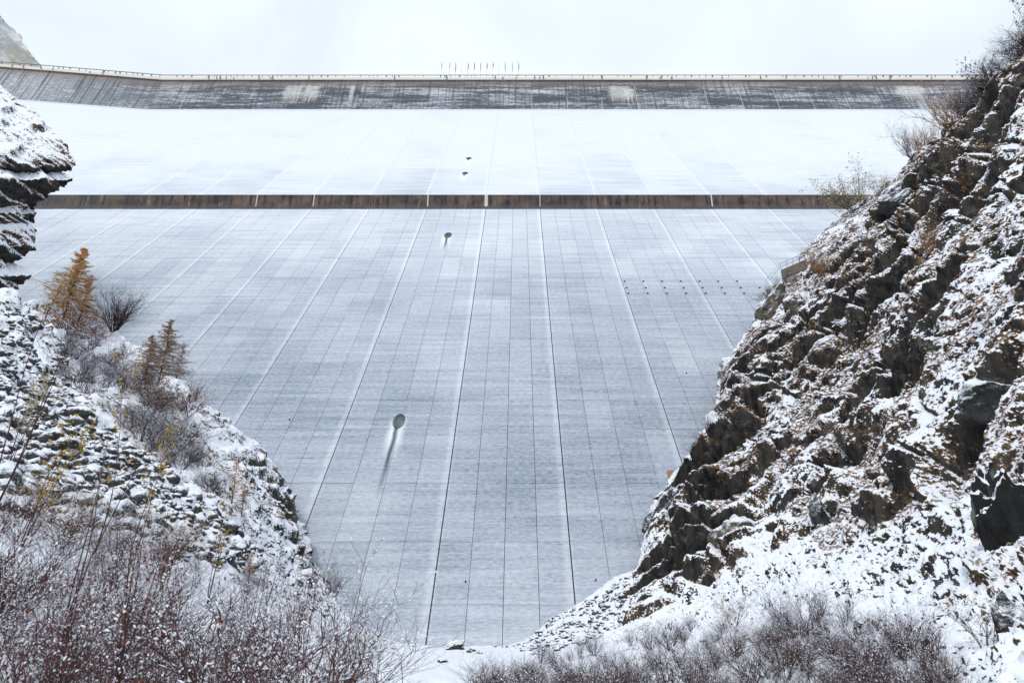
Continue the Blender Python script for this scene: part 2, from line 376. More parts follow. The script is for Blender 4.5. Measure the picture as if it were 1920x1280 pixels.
def disp(Pw, px, py, nrm_):
    """rock relief in metres along the surface normal, from the world position only"""
    d = np.linalg.norm(Pw, axis=-1)
    right = sstep(1120, 1260, px)*sstep(0, 1, (1290-py)/200.0 + (px-1200)/900.0)
    rocky = np.zeros_like(d)
    # upper right hillside is craggy, the gully and the floor are smooth
    line = np.interp(px, [1100, 1180, 1300, 1400, 1520, 1650, 1760, 1800, 1830, 1900, 2350], [1230, 1190, 1125, 1060, 1010, 990, 940, 960, 1090, 1260, 1400])
    rocky = sstep(20, -30, py-line)*sstep(-8, 26, px-(1205-np.clip(py-1035, 0, 400)*.62))*sstep(1090, 1110, px)
    lo = sstep(330, 420, px)*sstep(620, 560, px)*sstep(60, 10, py-sil(px)-np.interp(px, [330, 450, 560], [25, 60, 120])*.5)
    lo = np.clip(lo, 0, 1)
    sc_ = np.clip(d, 8, 110)
    e1 = np.array((31, -22, 40.))/55.3; e2 = np.cross(e1, (0, -.55, .83)); e2 /= np.linalg.norm(e2); e3 = np.cross(e1, e2)
    a, b, c = Pw@e1, Pw@e2, Pw@e3
    S = np.stack([a*.30, b, c], -1)
    warp = fbm(Pw*.06, 3, 11)
    big = fbm(S*.085+warp[..., None]*.5, 3, 20)
    def bed(per, warp, steep, sd, f):
        q = -b/per+fbm(S*f, 3, sd)*warp+fbm(Pw*f*1.3, 2, sd+3)*warp*.35
        t = q-np.floor(q)
        return np.where(t < steep, t/steep, 1-(t-steep)/(1-steep))
    zone = sstep(-.25, .30, fbm(S*.06+5.1, 3, 33))
    zz = .45+.8*zone
    saw = bed(9.5, 1.5, .16, 31, .075); saw2 = bed(3.6, 1.5, .20, 37, .17); saw3 = bed(1.35, 1.4, .25, 41, .42)
    small = ridged(S*.75, 4, 43, .55)
    k = np.clip(sc_/70, .30, 1.15)*(.35+.65*sstep(1200, 1330, px))
    nr_ = sstep(62, 26, d); saw4n = bed(.55, 1.6, .3, 48, .9)
    # cross fractures cut the beds into blocks
    fr = np.abs(fbm(np.stack([a*1.0, b*.35, c*.35], -1)*.16, 2, 44)); crack = -sstep(.07, 0, fr)*.9
    edge = sstep(0, 26, px-(1200-np.clip(py-1035, 0, 400)*.62))
    k = k*(.42+.58*sstep(0, 110, py-sil(px)))
    D = rocky*(big*2.0*k+(saw-.5)*3.1*k*zz+(saw2-.5)*.9*k*zz+(saw3-.5)*.40*k+small*.12*k+crack*k*zz+fbm(Pw*1.5, 3, 47, .6)*.11*k+nr_*((saw4n-.5)*.26+fbm(Pw*2.6, 3, 49, .6)*.10))
    q4 = (Pw[..., 2]-Pw[..., 0]*.25)/2.2+fbm(Pw*.16, 3, 52)*1.1
    saw4 = q4-np.floor(q4); saw4 = np.where(saw4 < .7, saw4/.7, (1-saw4)/.3)
    D = D+lo*((saw4-.5)*.9+ridged(Pw*.5, 4, 55)*.18+fbm(Pw*.12, 2, 56)*.8)
    leftm = sstep(760, 600, px)*(1-lo)
    D = D+leftm*(fbm(Pw*.35, 4, 61)*.028*sc_*.5+ridged(Pw*1.1, 3, 65)*.12)
    gully = sstep(1080, 1250, px)*(1-rocky)
    D = D+gully*(fbm(Pw*.45, 5, 71, .6)*.55*np.clip(sc_/40, .3, 1)+ridged(Pw*1.6, 3, 75)*.10)
    floor = (1-np.clip(leftm+gully+rocky+lo, 0, 1))
    D = D+floor*fbm(Pw*.4, 4, 81)*.18
    return D, rocky, lo, leftm, gully, zone

GR = {}; GRY = {}; GRX = {}
def build_terrain(name, x0, x1, nc, nr, label=None):
    xf = np.linspace(x0, x1, 6000); wt = 1+.75*np.abs(np.gradient(sil(xf), xf)); wt = np.convolve(np.pad(wt, 20, 'edge'), np.ones(41)/41, 'valid')
    cw = np.r_[0, np.cumsum((wt[1:]+wt[:-1])/2)]; pxs = np.interp(np.linspace(0, cw[-1], nc), cw, xf)
    tt = np.linspace(0, 1, nr)**1.12
    PX, T = np.meshgrid(pxs, tt, indexing='ij')
    st_ = sil(PX)
    bot = 1720.0
    xs_ = np.arange(-900, 2900, 5.0); yy = sil(xs_); kk = np.hanning(81); kk /= kk.sum()
    sm = np.interp(PX, xs_[40:-40], np.convolve(yy, kk, 'valid'))
    PY = sm+(bot-sm)*T+(st_-sm)*(1-T)**5
    D0 = depth_at(PX, PY)
    Pw = Pn(PX, PY, D0)
    # rows behind the crest line: the hill goes on, turning down and away
    nb = 14
    s = np.linspace(0, 1, nb+1)[1:][::-1]
    r0 = Pw[:, 0:1, :]; ray = r0/np.linalg.norm(r0, axis=-1, keepdims=True)
    hx = sstep(900, 1300, pxs)*1.0-sstep(760, 420, pxs)
    back = []
    for sv in s:
        L = 30*sv**1.5
        v = r0+ray*L*np.array((1, 1, .55)); v[..., 0] += (hx*L*.35)[:, None]; v[..., 2] -= L*.12
        back.append(v[:, 0])
    Bk = np.stack(back, 1)
    allP = np.concatenate([Bk, Pw], 1)
    PXa = np.concatenate([np.repeat(PX[:, :1], nb, 1), PX], 1); PYa = np.concatenate([np.repeat(PY[:, :1], nb, 1)-5, PY], 1)
    du = np.gradient(allP, axis=0); dv = np.gradient(allP, axis=1)
    n = np.cross(du, dv); n /= np.linalg.norm(n, axis=-1, keepdims=True)+1e-9
    sg = np.sign((n*(-allP)).sum(-1, keepdims=True)+n[..., 2:3]*allP[..., 1:2]*0.0); n = n*np.where(sg == 0, 1, sg)
    # smooth direction of displacement: mostly normal, no sideways tearing
    D, rocky, lo, leftm, gully, zone = disp(allP, PXa, PYa, n)
    V = allP+n*D[..., None]
    NR = V.shape[1]
    idx = np.arange(nc*NR).reshape(nc, NR)
    Q = np.stack([idx[:-1, :-1], idx[:-1, 1:], idx[1:, 1:], idx[1:, :-1]], -1).reshape(-1, 4)
    me = from_arrays(name, V.reshape(-1, 3), Q, M['terrain'], smooth=False)
    for nm, arr in (('rock', np.clip(rocky*zone+lo*.3, 0, 1)), ('grass', np.clip(rocky*1.0+gully*.25+lo*.5+.1, 0, 1)),
                    ('snow', .08*rocky+(.20-.10*leftm-.25*gully)*(1-np.clip(rocky+lo, 0, 1))+.25*np.clip(1-rocky-lo-leftm-gully, 0, 1))):
        at = me.attributes.new(nm, 'FLOAT', 'POINT'); at.data.foreach_set('value', arr.astype(np.float32).ravel())
    o = mesh_obj(name, me); o['kind'] = 'structure'
    GR[name] = (x0, x1, nc, nr, nb, V, n); GRY[name] = PY; GRX[name] = pxs
    return o
t_left = build_terrain('left_hillside', -1200, 700, 760, 460)
t_mid = build_terrain('valley_floor', 700, 1080, 200, 300)
t_right = build_terrain('right_hillside', 1080, 2350, 820, 760)

def ground(px, py, want_n=False):
    """terrain surface point near a picture position (uses the built mesh)"""
    nm = 'left_hillside' if px < 700 else ('valley_floor' if px < 1080 else 'right_hillside')
    x0, x1, nc, nr, nb, V, n = GR[nm]
    i = max(0, min(nc-1, int(np.searchsorted(GRX[nm], px))))
    j = nb+min(nr-1, int(np.searchsorted(GRY[nm][i], py)))
    v = Vector(V[i, j].tolist())
    if want_n: return v, Vector(n[i, j].tolist())
    return v

# ------------------------------------------------------------------ the dam
dam = empty('dam', (0, BASE[0], BASE[1]))
tag(dam, 'huge pale concrete dam wall dusted with snow, closing the whole valley', 'dam')
def dpart(name, me): 
    o = bpy.data.objects.new(name, me); col.objects.link(o); o.parent = dam; o.matrix_parent_inverse = Matrix.Translation(-dam.location); return o
def slab(x0, x1, s0, s1, ang, y0, z0, th, lift=0.0):
    """box lying in the sloping face, from slope distance s0 to s1, th metres thick"""
    nx, ny, nz_ = 0, -math.sin(ang), math.cos(ang)
    V = []
    for dpt in (lift, lift-th):
        for s_, x in ((s0, x0), (s0, x1), (s1, x1), (s1, x0)):
            y, z = face_xy(s_, ang, y0, z0); V.append((x, y+ny*dpt, z+nz_*dpt))
    return V
SF = [(0, 1, 2, 3), (7, 6, 5, 4), (0, 4, 5, 1), (1, 5, 6, 2), (2, 6, 7, 3), (3, 7, 4, 0)]
LEN_L = math.hypot(MID[0]-BASE[0], MID[1]-BASE[1])
LEN_U = math.hypot(TOPB[0]-MID[0]-.4, TOPB[1]-MIDT)
panel_meshes = {}
outl = []
for (px, py, r) in outlet_spots():
    p = face_point(px, py); outl.append((p, r, py > 378))
lifts = [-26, -15, -4]
s = -4
random.seed(3)
while s < LEN_L-9:
    s += random.choice((7.2, 8.6, 9.9, 11.4)); lifts.append(s)
lifts = [l for l in lifts if l < LEN_L-5]+[LEN_L]
def left_limit(py): return 0
cells = []
for k in range(len(JOINTS)-1):
    ja, jb = JOINTS[k], JOINTS[k+1]
    if jb < -330 or ja > 300: continue
    for q in range(4):
        xa = ja+(jb-ja)*q/4; xb = ja+(jb-ja)*(q+1)/4
        ga = .075 if q == 0 else .028; gb = .075 if q == 3 else .028
        for li in range(len(lifts)-1):
            cells.append((xa+ga, xb-gb, lifts[li]+.02, lifts[li+1]-.02, q, k, li))
def proj(x, y, z):
    d = y*CT+z*ST; v = (z*CT-y*ST)
    return CX+F*x/d, CY-F*v/d, d
# the outlet panel spans two strips
special = {}
for p, r, low in outl:
    if not low: continue
    s_ = ((p.y-BASE[0])**2+(p.z-BASE[1])**2)**.5
    ids = [c for c in cells if c[2] <= s_ <= c[3] and c[0]-.1 <= p.x+2.2 and c[1]+.1 >= p.x-2.2]
    ids.sort(key=lambda c: abs((c[0]+c[1])/2-p.x)); ids = sorted(ids[:2], key=lambda c: c[0])
    special[id(p)] = (ids, p, r, s_)
skip = set()
for v in special.values():
    for c in v[0]: skip.add(c)
def visible_score(c):
    xm = (c[0]+c[1])/2; y, z = face_xy((c[2]+c[3])/2, SL, *BASE)
    px, py, d = proj(xm, y, z)
    if px < -30 or px > 1960 or py > 1290: return -1
    if py > sil(px)+25: return -1
    if px < 70 and py > 300: return -1
    return 1/d
sc_cells = sorted([(visible_score(c), c) for c in cells if c not in skip], reverse=True)
stuffV, stuffF = [], []
random.seed(5)
for rank, (scv, c) in enumerate(sc_cells):
    th = 2.6
    lift = random.uniform(-.02, .02)
    if scv > 0 and rank < 296:
        ym, zm = face_xy(c[2], SL, *BASE)
        key = (round(c[1]-c[0], 2), round(c[3]-c[2], 2))
        if key not in panel_meshes:
            W, L = key
            V = slab(0, W, 0, L, SL, 0, 0, th)
            panel_meshes[key] = from_py('concrete_panel', V, SF, M['face'])
        o = dpart('concrete_panel', panel_meshes[key])
        o.location = (c[0], ym-math.sin(SL)*lift, zm+math.cos(SL)*lift)
    else:
        V = slab(c[0], c[1], c[2], c[3], SL, *BASE, th, lift)
        b = len(stuffV); stuffV += V; stuffF += [tuple(i+b for i in f) for f in SF]
o = dpart('upper_row_panels', from_py('upper_row_panels', stuffV, stuffF, M['face'])); o['kind'] = 'stuff'
# panels pierced by an outlet, and the outlets
import bmesh
def pierced(x0, x1, s0, s1, ang, y0, z0, cx, cs, r, name, th=2.6):
    bm = bmesh.new()
    rs = r*EL(ang)
    outer = [bm.verts.new((x, s_, 0)) for x, s_ in ((x0, s0), (x1, s0), (x1, s1), (x0, s1))]
    inner = [bm.verts.new((cx+r*math.cos(a), cs+rs*math.sin(a), 0)) for a in [i*2*math.pi/40 for i in range(40)]]
    eo = [bm.edges.new((outer[i], outer[(i+1) % 4])) for i in range(4)]; ei = [bm.edges.new((inner[i], inner[(i+1) % 40])) for i in range(40)]
    bmesh.ops.triangle_fill(bm, use_beauty=True, edges=eo+ei)
    # to the slope
    for v in bm.verts:
        y, z = face_xy(v.co.y, ang, y0, z0); v.co = Vector((v.co.x, y, z))
    nrm = Vector((0, -math.sin(ang), math.cos(ang)))
    bk = [bm.verts.new(v.co-nrm*th) for v in outer]
    for i in range(4): bm.faces.new((outer[i], outer[(i+1) % 4], bk[(i+1) % 4], bk[i]))
    me = bpy.data.meshes.new(name); bm.normal_update(); bm.to_mesh(me); bm.free(); me.materials.append(M['face'])
    return me
M['bore'] = flat('grey_pipe_lining', (.42, .46, .45), .25, 1.0)
M['rim'] = flat('dark_rim', (.06, .07, .075), .2, 2)
def outlet(p, r, ang):
    n = 40; V = []; Fs = []; mi = []
    dy = .85*r
    for (dr, back) in ((0.10, .06), (0, .06), (0, -dy), (-.03, -dy)):
        rr = r+dr
        for i in range(n):
            a = i*2*math.pi/n
            x = rr*math.cos(a); zz = rr*math.sin(a)
            # the rim follows the slope, the bore is level
            e = EL(ang); yy_ = zz*e*math.cos(ang); zt_ = zz*e*math.sin(ang)
            if back > 0: V.append((x, yy_-back, zt_))
            else: V.append((x, r*e*math.cos(ang)-back, zt_))
    for k in range(3):
        for i in range(n):
            Fs.append((k*n+i, k*n+(i+1) % n, (k+1)*n+(i+1) % n, (k+1)*n+i)); mi.append(1 if k == 0 else 0)
    me = from_py('outlet_bore', V, Fs, [M['bore'], M['rim']], mi)
    o = dpart('drain_outlet', me); o.location = p
    e = EL(ang); yb_ = r*e*math.cos(ang)+dy-.05
    V = [(0, yb_, 0)]+[(r*math.cos(i*2*math.pi/n), yb_, r*e*math.sin(ang)*math.sin(i*2*math.pi/n)) for i in range(n)]
    c = mesh_obj('outlet_flap', from_py('outlet_flap', V, [(0, (i+1) % n+1, i+1) for i in range(n)], M['bore']), o)
    return o
for ids, p, r, s_ in special.values():
    me = pierced(min(c[0] for c in ids), max(c[1] for c in ids), ids[0][2], ids[0][3], SL, *BASE, p.x, s_, r, 'concrete_panel')
    o = dpart('concrete_panel', me); o.location = (0, 0, 0)
# upper face: one wide panel for each block, pierced where the two outlets are
kk = 0
for k in range(len(JOINTS)-1):
    ja, jb = JOINTS[k], JOINTS[k+1]
    if ja < -168-8 or ja > 300: continue
    hs = [(p, r, ((p.y-MID[0]-.4)**2+(p.z-MIDT)**2)**.5) for p, r, low in outl if not low and ja < p.x < jb]
    cuts = [0, LEN_U]
    if hs: cuts = [0]+[h[2]+4.5 for h in sorted(hs, key=lambda h: h[2])][:1]+[LEN_U]
    for i in range(len(cuts)-1):
        a, b = cuts[i], cuts[i+1]
        inn = [h for h in hs if a < h[2] < b]
        x0_, x1_ = ja+.02, jb-.02
        if inn: me = pierced(x0_, x1_, a+.02, b-.02, SU, MID[0]+.4, MIDT, inn[0][0].x, inn[0][2], inn[0][1], 'block_face')
        else: me = from_py('block_face', slab(x0_, x1_, a+.02, b-.02, SU, MID[0]+.4, MIDT, 2.6), SF, M['face'])
        dpart('block_face', me).location = (0, 0, 0)
for p, r, low in outl: outlet(p, r, SL if low else SU)

# body behind the panels (seen only down the joints)
def prism(name, pts, x0, x1, mat):
    n = len(pts); V = [(x0, y, z) for y, z in pts]+[(x1, y, z) for y, z in pts]
    Fs = [tuple(range(n))[::-1], tuple(range(n, 2*n))]+[(i, (i+1) % n, n+(i+1) % n, n+i) for i in range(n)]
    return from_py(name, V, Fs, mat)
def off(pt, ang, d): return (pt[0]+math.sin(ang)*d, pt[1]-math.cos(ang)*d)
b0 = face_xy(-30, SL, *BASE)
body = [off(b0, SL, 2.7), off((MID[0], MID[1]), SL, 2.7), (MID[0]+2.2, MIDT-1.5), off((TOPB[0], TOPB[1]), SU, 2.7), (TOPT[0]+1.2, TOPT[1]-.5), (TOPT[0]+13, TOPT[1]-.5), (TOPT[0]+16, b0[1])]
dpart('dam_body', prism('dam_body', body, -330, 300, M['core'])).location = (0, 0, 0)

# berm wall: stained upright band, one panel for each block, pale seal over some joints
for k in range(len(JOINTS)-1):
    ja, jb = JOINTS[k], JOINTS[k+1]
    if ja < -190 or ja > 175: continue
    V = boxv(ja+.08, jb-.08, MID[0]+.25, MID[0]+1.9, MID[1]-1.2, MIDT+.02)
    o = dpart('berm_wall_panel', from_py('berm_wall_panel', V, BOXF, M['berm'])); o.location = (0, 0, 0)
    if random.random() < .25 or abs(ja+9.25) < 1 or abs(ja+25.7) < 1 or abs(ja-5.95) < 1:
        wd = random.uniform(.12, .35) if abs(ja+9.25) > 1 else .9
        V = boxv(ja-wd/2, ja+wd/2, MID[0]+.17, MID[0]+.245, MID[1]-.2, MIDT-.05)
        dpart('joint_seal', from_py('joint_seal', V, BOXF, M['calcite'])).location = (0, 0, 0)
V = boxv(-190, 180, MID[0]+.02, MID[0]+1.5, MID[1]-1.3, MID[1]+.9)
dpart('berm_kerb', from_py('berm_kerb', V, BOXF, M['berm'])).location = (0, 0, 0)

# crest wall, battered, in courses; left wing turned towards the viewer
WANG = math.radians(6.8); KX = -169.0
def plan(x, y):
    """bend the left wing forward at the kink (still one plane either side)"""
    if x >= KX: return x, y
    L = KX-x; return KX-L*math.cos(WANG), y-L*math.sin(WANG)
def bent(V): return [(*plan(v[0], v[1]), v[2]) for v in V]
courses = [0, 5.3, 11.2, 16.4, 22.0]
wl = math.hypot(TOPT[0]-TOPB[0], TOPT[1]-TOPB[1]); wa = math.atan2(TOPT[1]-TOPB[1], TOPT[0]-TOPB[0])
jl = [j for j in JOINTS if j > -330]
jl = sorted(set([round(j, 2) for j in jl if abs(j-KX) > 3]+[KX]))
for k in range(len(jl)-1):
    for ci in range(4):
        a = courses[ci]/22.0*wl; b = courses[ci+1]/22.0*wl
        V = slab(jl[k]+.06, jl[k+1]-.06, a+.015, b-.015, wa, TOPB[0]-.15, TOPB[1], 1.0, random.uniform(-.03, .03))
        dpart('crest_wall_panel', from_py('crest_wall_panel', bent(V), SF, M['wall'])).location = (0, 0, 0)
    if k % 1 == 0 and random.random() < .4:
        V = slab(jl[k]-.09, jl[k]+.09, .1, wl*random.uniform(.4, .95), wa, TOPB[0]-.15, TOPB[1], .5, .12)
        dpart('joint_seal', from_py('joint_seal', bent(V), SF, M['calcite'])).location = (0, 0, 0)
# left wing slope below its wall
V = slab(-330, KX-.05, -40, LEN_U, SU, MID[0]+.4, MIDT, 2.0)
V = [(*plan(v[0], v[1]), v[2]) for v in V]
dpart('wing_face', from_py('wing_face', V, SF, M['face'])).location = (0, 0, 0)
# sill at the foot of the crest wall, cornice, parapet, rails
def runs(prof, name, mat):
    for xa, xb in ((-330, KX), (KX, 300)):
        n = len(prof); V = [(xa, y, z) for y, z in prof]+[(xb, y, z) for y, z in prof]
        Fs = [tuple(range(n))[::-1], tuple(range(n, 2*n))]+[(i, (i+1) % n, n+(i+1) % n, n+i) for i in range(n)]
        dpart(name, from_py(name, bent(V), Fs, mat)).location = (0, 0, 0)
M['sill'] = flat('snowy_sill', (.60, .64, .73), .08, .3)
y0, z0 = TOPB
runs([(y0-.9, z0-1.9), (y0-.55, z0+.15), (y0+1, z0+.2), (y0+1, z0-2.2)], 'foot_sill', M['sill'])
y1, z1 = TOPT
runs([(y1-.9, z1-.2), (y1-1.2, z1+.95), (y1+1.5, z1+.95), (y1+1.5, z1-.2)], 'cornice', M['cornice'])
runs([(y1-1.0, z1-.55), (y1-.6, z1-.202), (y1+1.5, z1-.202), (y1+1.5, z1-.55)], 'cornice_drip', M['wall'])
runs([(y1-.55, z1+.952), (y1-.55, z1+1.35), (y1+.4, z1+1.35), (y1+.4, z1+.952)], 'parapet', M['wall'])
runs([(y1-.4, z1+2.9), (y1-.4, z1+3.12), (y1-.1, z1+3.12), (y1-.1, z1+2.9)], 'hand_rail', M['metal'])
runs([(y1+9.0, z1+.3), (y1+9.0, z1+3.35), (y1+9.4, z1+3.35), (y1+9.4, z1+.3)], 'rear_parapet', M['cornice'])
V, Fs = [], []
random.seed(12)
x = -326
while x < 296:
    wv = random.choice((.10, .12, .14, .3)); b = len(V)
    V += bent(boxv(x, x+wv*2, y1-.38, y1-.12, z1+1.35, z1+2.9)); Fs += [tuple(i+b for i in f) for f in BOXF]
    x += random.choice((2.0, 3.0, 4.0, 7.9))
o = dpart('railing_posts', from_py('railing_posts', V, Fs, M['metal'])); o.location = (0, 0, 0); o['kind'] = 'stuff'
# downpipes / dark stains running over the cornice
for i in range(46):
    x = random.uniform(-320, 200)
    V = bent(boxv(x, x+random.uniform(.25, .8), y1-1.27, y1-1.205, z1-.1, z1+1.2+random.choice((.06, .9))))
    dpart('downpipe', from_py('downpipe', V, BOXF, M['metal'])).location = (0, 0, 0)

# small anchor heads in three rows
for r_, (py, x0, dx) in enumerate(((528, 1171, 35.1), (540, 1175, 35.6), (550.5, 1178, 36.2))):
    for i in range(8 if r_ else 7):
        p = face_point(x0+dx*i, py)
        V = slab(-.17, .17, -.17, .17, SL, 0, 0, .25, .18)
        o = dpart('anchor_head', from_py('anchor_head', V, SF, M['dark'])); o.location = p
for px, py in ((873, 1091), (1117, 1088), (543, 787), (1287, 700)):
    p = face_point(px, py); V = slab(-.07, .07, -.08, .08, SL, 0, 0, .3, .22)
    o = dpart('anchor_head', from_py('anchor_head', V, SF, M['dark'])); o.location = p

# flag poles on the crest
flag_cols = [('maroon and white', (.20, .03, .05)), ('pale grey', (.5, .5, .52)), ('brown', (.25, .15, .08)), (None, None), ('dark navy', (.04, .05, .12)), ('dark red', (.28, .03, .05)),
             ('grey', (.3, .3, .34)), ('deep red', (.35, .04, .05)), ('black', (.04, .04, .06)), (None, None), ('yellow', (.5, .40, .05)), ('pale grey', (.45, .45, .47)), ('slate grey', (.2, .22, .28))]
ORD = ['leftmost', 'second from the left', 'third from the left', 'fourth from the left', 'fifth from the left', 'sixth from the left', 'seventh, middle one', 'sixth from the right',
       'fifth from the right', 'fourth from the right', 'third from the right', 'second from the right', 'rightmost']
fx = [826, 841, 852.5, 864, 876, 888, 900, 912, 923.5, 935, 946.5, 960, 972]
for i, px in enumerate(fx):
    zt = z1+2; yb = y1+6
    d = yb*CT+zt*ST
    x = (px-CX)/F*d
    f = empty('flag_pole', (x, yb, zt-.5))
    cn, cc = flag_cols[i]
    lab = f'pole with furled {cn} flag on dam crest, {ORD[i]}' if cn else f'thin bare pole on dam crest, {ORD[i]}'
    tag(f, lab, 'flag pole', 'flag poles in a row on the dam crest')
    n = 6; V = []; Fs = []
    for k, (r, z) in enumerate(((.07, 0), (.04, 15.5))):
        for q in range(n): V.append((r*math.cos(q*math.pi/3), r*math.sin(q*math.pi/3), z))
    Fs = [(q, (q+1) % n, n+(q+1) % n, n+q) for q in range(n)]+[tuple(range(n, 2*n))]
    mesh_obj('pole', from_py('pole', V, Fs, M['metal']), f)
    if cn:
        L = random.uniform(3.2, 6.5); top = 15.2; V = []; Fs = []
        for k in range(9):
            t = k/8; wd = .10+.30*math.sin(math.pi*min(1, t*1.1))*random.uniform(.5, 1)
            for q in range(5):
                V.append((.05+wd*q/4, .10*math.sin(q*1.9+k*.5), top-L*t-.12*q))
        Fs = [(k*5+q, k*5+q+1, (k+1)*5+q+1, (k+1)*5+q) for k in range(8) for q in range(4)]
        mesh_obj('flag', from_py('flag', V, Fs, flat('flag_cloth', cc, .15, 2)), f)

# ------------------------------------------------------------------ far outcrops on the left, far mountain
def outcrop(name, silp, depth, xleft, nr, nc, amp, seed, thick=14, mat=None, rock=.65, snowb=0.0, grs=.8, tilt=.0, dleft=0):
    """silp: traced (px,py) from top to bottom; the mass extends to the left and wraps back behind the edge"""
    ys = [p[1] for p in silp]; tt = np.linspace(0, 1, nr)
    L = np.r_[0, np.cumsum(np.hypot(np.diff([p[0] for p in silp]), np.diff(ys)))]; L /= L[-1]
    ex = np.interp(tt, L, [p[0] for p in silp]); ey = np.interp(tt, L, ys)
    w_ = np.linspace(0, 1, nc)**1.25
    PX = ex[:, None]+(xleft-ex[:, None])*w_[None]; PY = np.repeat(ey[:, None], nc, 1)
    D = depth+dleft*w_[None]-(PY-min(ys))*tilt-np.sin(w_*math.pi/2)[None]*0
    V0 = Pn(PX, PY, D)
    nb = 10; back = []
    for s_ in np.linspace(1, 1/nb, nb):
        v = V0[:, 0]*1.0; ray = v/np.linalg.norm(v, axis=-1, keepdims=True)
        v = v+ray*thick*s_**1.4; v[:, 0] -= thick*.3*s_; back.append(v)
    A = np.concatenate([np.stack(back, 1), V0], 1)
    n = np.cross(np.gradient(A, axis=0), np.gradient(A, axis=1)); n /= np.linalg.norm(n, axis=-1, keepdims=True)+1e-9
    n *= np.sign((n*-A).sum(-1, keepdims=True)+1e-9)
    sc_ = amp
    q = (A[..., 2]*.9+A[..., 0]*1.0)/(sc_*4.5)+fbm(A/(sc_*11), 3, seed)*.8
    sw = q-np.floor(q); sw = np.where(sw < .75, sw/.75, (1-sw)/.25)
    q = (A[..., 2]*1+A[..., 0]*.9)/(sc_*1.1)+fbm(A/(sc_*4), 3, seed+5)*1.0
    sw2 = q-np.floor(q); sw2 = np.where(sw2 < .75, sw2/.75, (1-sw2)/.25)
    dsp = (sw-.5)*sc_*1.0+(sw2-.5)*sc_*.28+ridged(A/(sc_*2.6), 4, seed+9, .5)*sc_*.10
    V = A+n*dsp[..., None]
    nr_, nc_ = V.shape[:2]; idx = np.arange(nr_*nc_).reshape(nr_, nc_)
    Q = np.stack([idx[:-1, :-1], idx[1:, :-1], idx[1:, 1:], idx[:-1, 1:]], -1).reshape(-1, 4)
    me = from_arrays(name, V.reshape(-1, 3), Q, mat or M['terrain'])
    for nm, val in (('rock', rock), ('grass', grs), ('snow', snowb)):
        at = me.attributes.new(nm, 'FLOAT', 'POINT'); at.data.foreach_set('value', np.full(nr_*nc_, val, np.float32))
    o = mesh_obj(name, me); o['kind'] = 'structure'; return o
outcrop('rocky_spur', [(-60, 120), (0, 163), (32, 188), (60, 205), (95, 245), (125, 275), (139, 300), (136, 314), (112, 322), (124, 330), (136, 338), (112, 350), (78, 372), (58, 388), (68, 400), (58, 420), (66, 432), (64, 447), (66, 463), (40, 480), (24, 492), (46, 504), (57, 518), (40, 530), (20, 545), (0, 560), (-40, 600), (-60, 640)],
        124, -420, 420, 170, 1.0, 100, rock=0, snowb=.16, grs=1.6, dleft=-45, tilt=.05)
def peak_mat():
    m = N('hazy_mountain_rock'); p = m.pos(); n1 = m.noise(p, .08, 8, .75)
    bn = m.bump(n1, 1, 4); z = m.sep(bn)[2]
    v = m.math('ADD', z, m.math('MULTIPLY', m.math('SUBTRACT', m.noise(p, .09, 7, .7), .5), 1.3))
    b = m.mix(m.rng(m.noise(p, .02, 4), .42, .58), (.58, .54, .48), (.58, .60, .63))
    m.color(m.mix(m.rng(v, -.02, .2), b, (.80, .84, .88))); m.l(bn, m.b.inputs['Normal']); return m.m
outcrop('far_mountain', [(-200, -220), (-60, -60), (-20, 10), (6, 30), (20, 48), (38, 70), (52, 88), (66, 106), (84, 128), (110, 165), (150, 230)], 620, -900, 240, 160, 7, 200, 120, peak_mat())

# ------------------------------------------------------------------ rocks and stones
def rock_mesh(name, seed, sub, mat, planes=9, rough=.08, sx=(1, 1, 1), smooth=False, cut=.62):
    bm = bmesh.new(); bmesh.ops.create_icosphere(bm, subdivisions=sub, radius=1.0)
    V = np.array([v.co[:] for v in bm.verts]); r = np.random.default_rng(seed)
    for k in range(planes):
        n = r.normal(size=3); n /= np.linalg.norm(n); d = r.uniform(cut, .88)
        t = V@n-d; V = V-np.where(t > 0, t, 0)[:, None]*n
    if rough: V = V*(1+rough*fbm(V*2.2+seed*3.1, 4, seed)[:, None]+rough*.5*ridged(V*5+seed, 2, seed)[:, None]*.4)
    V = V*np.array(sx)
    Fs = [tuple(v.index for v in f.verts) for f in bm.faces]; bm.free()
    return from_arrays(name, V, np.array(Fs), mat, smooth=smooth)
stone_vars = [rock_mesh('stone', 300+i, 1, M['stone'], 6, .10, (1, random.uniform(.5, .95), random.uniform(.45, .9)), cut=.34) for i in range(7)]
random.seed(21)
def inpoly(x, y, poly):
    c = False; j = len(poly)-1
    for i in range(len(poly)):
        if (poly[i][1] > y) != (poly[j][1] > y) and x < (poly[j][0]-poly[i][0])*(y-poly[i][1])/(poly[j][1]-poly[i][1])+poly[i][0]: c = not c
        j = i
    return c
scree = [(-20, 560), (60, 590), (110, 650), (130, 760), (230, 830), (300, 880), (380, 960), (480, 1020), (470, 1080), (330, 1050), (200, 1000), (-20, 960)]
def mat4(loc, rot, s): 
    return Matrix.Translation(loc) @ rot.to_matrix().to_4x4() @ Matrix.Diagonal((s[0], s[1], s[2], 1))
from mathutils import Euler
n_st = 0; guard = 0
cand = []
while len(cand) < 3400:
    px, py = random.uniform(-20, 480), random.uniform(555, 1085)
    if not inpoly(px, py, scree) or py < sil(px)+12: continue
    d = float(depth_at(px, py)); sz = random.choice((.18, .22, .28, .34, .42, .62))*random.uniform(.8, 1.25)*(1.4 if random.random() < .15 else 1)
    cand.append((sz/d, px, py, sz))
cand.sort(reverse=True)
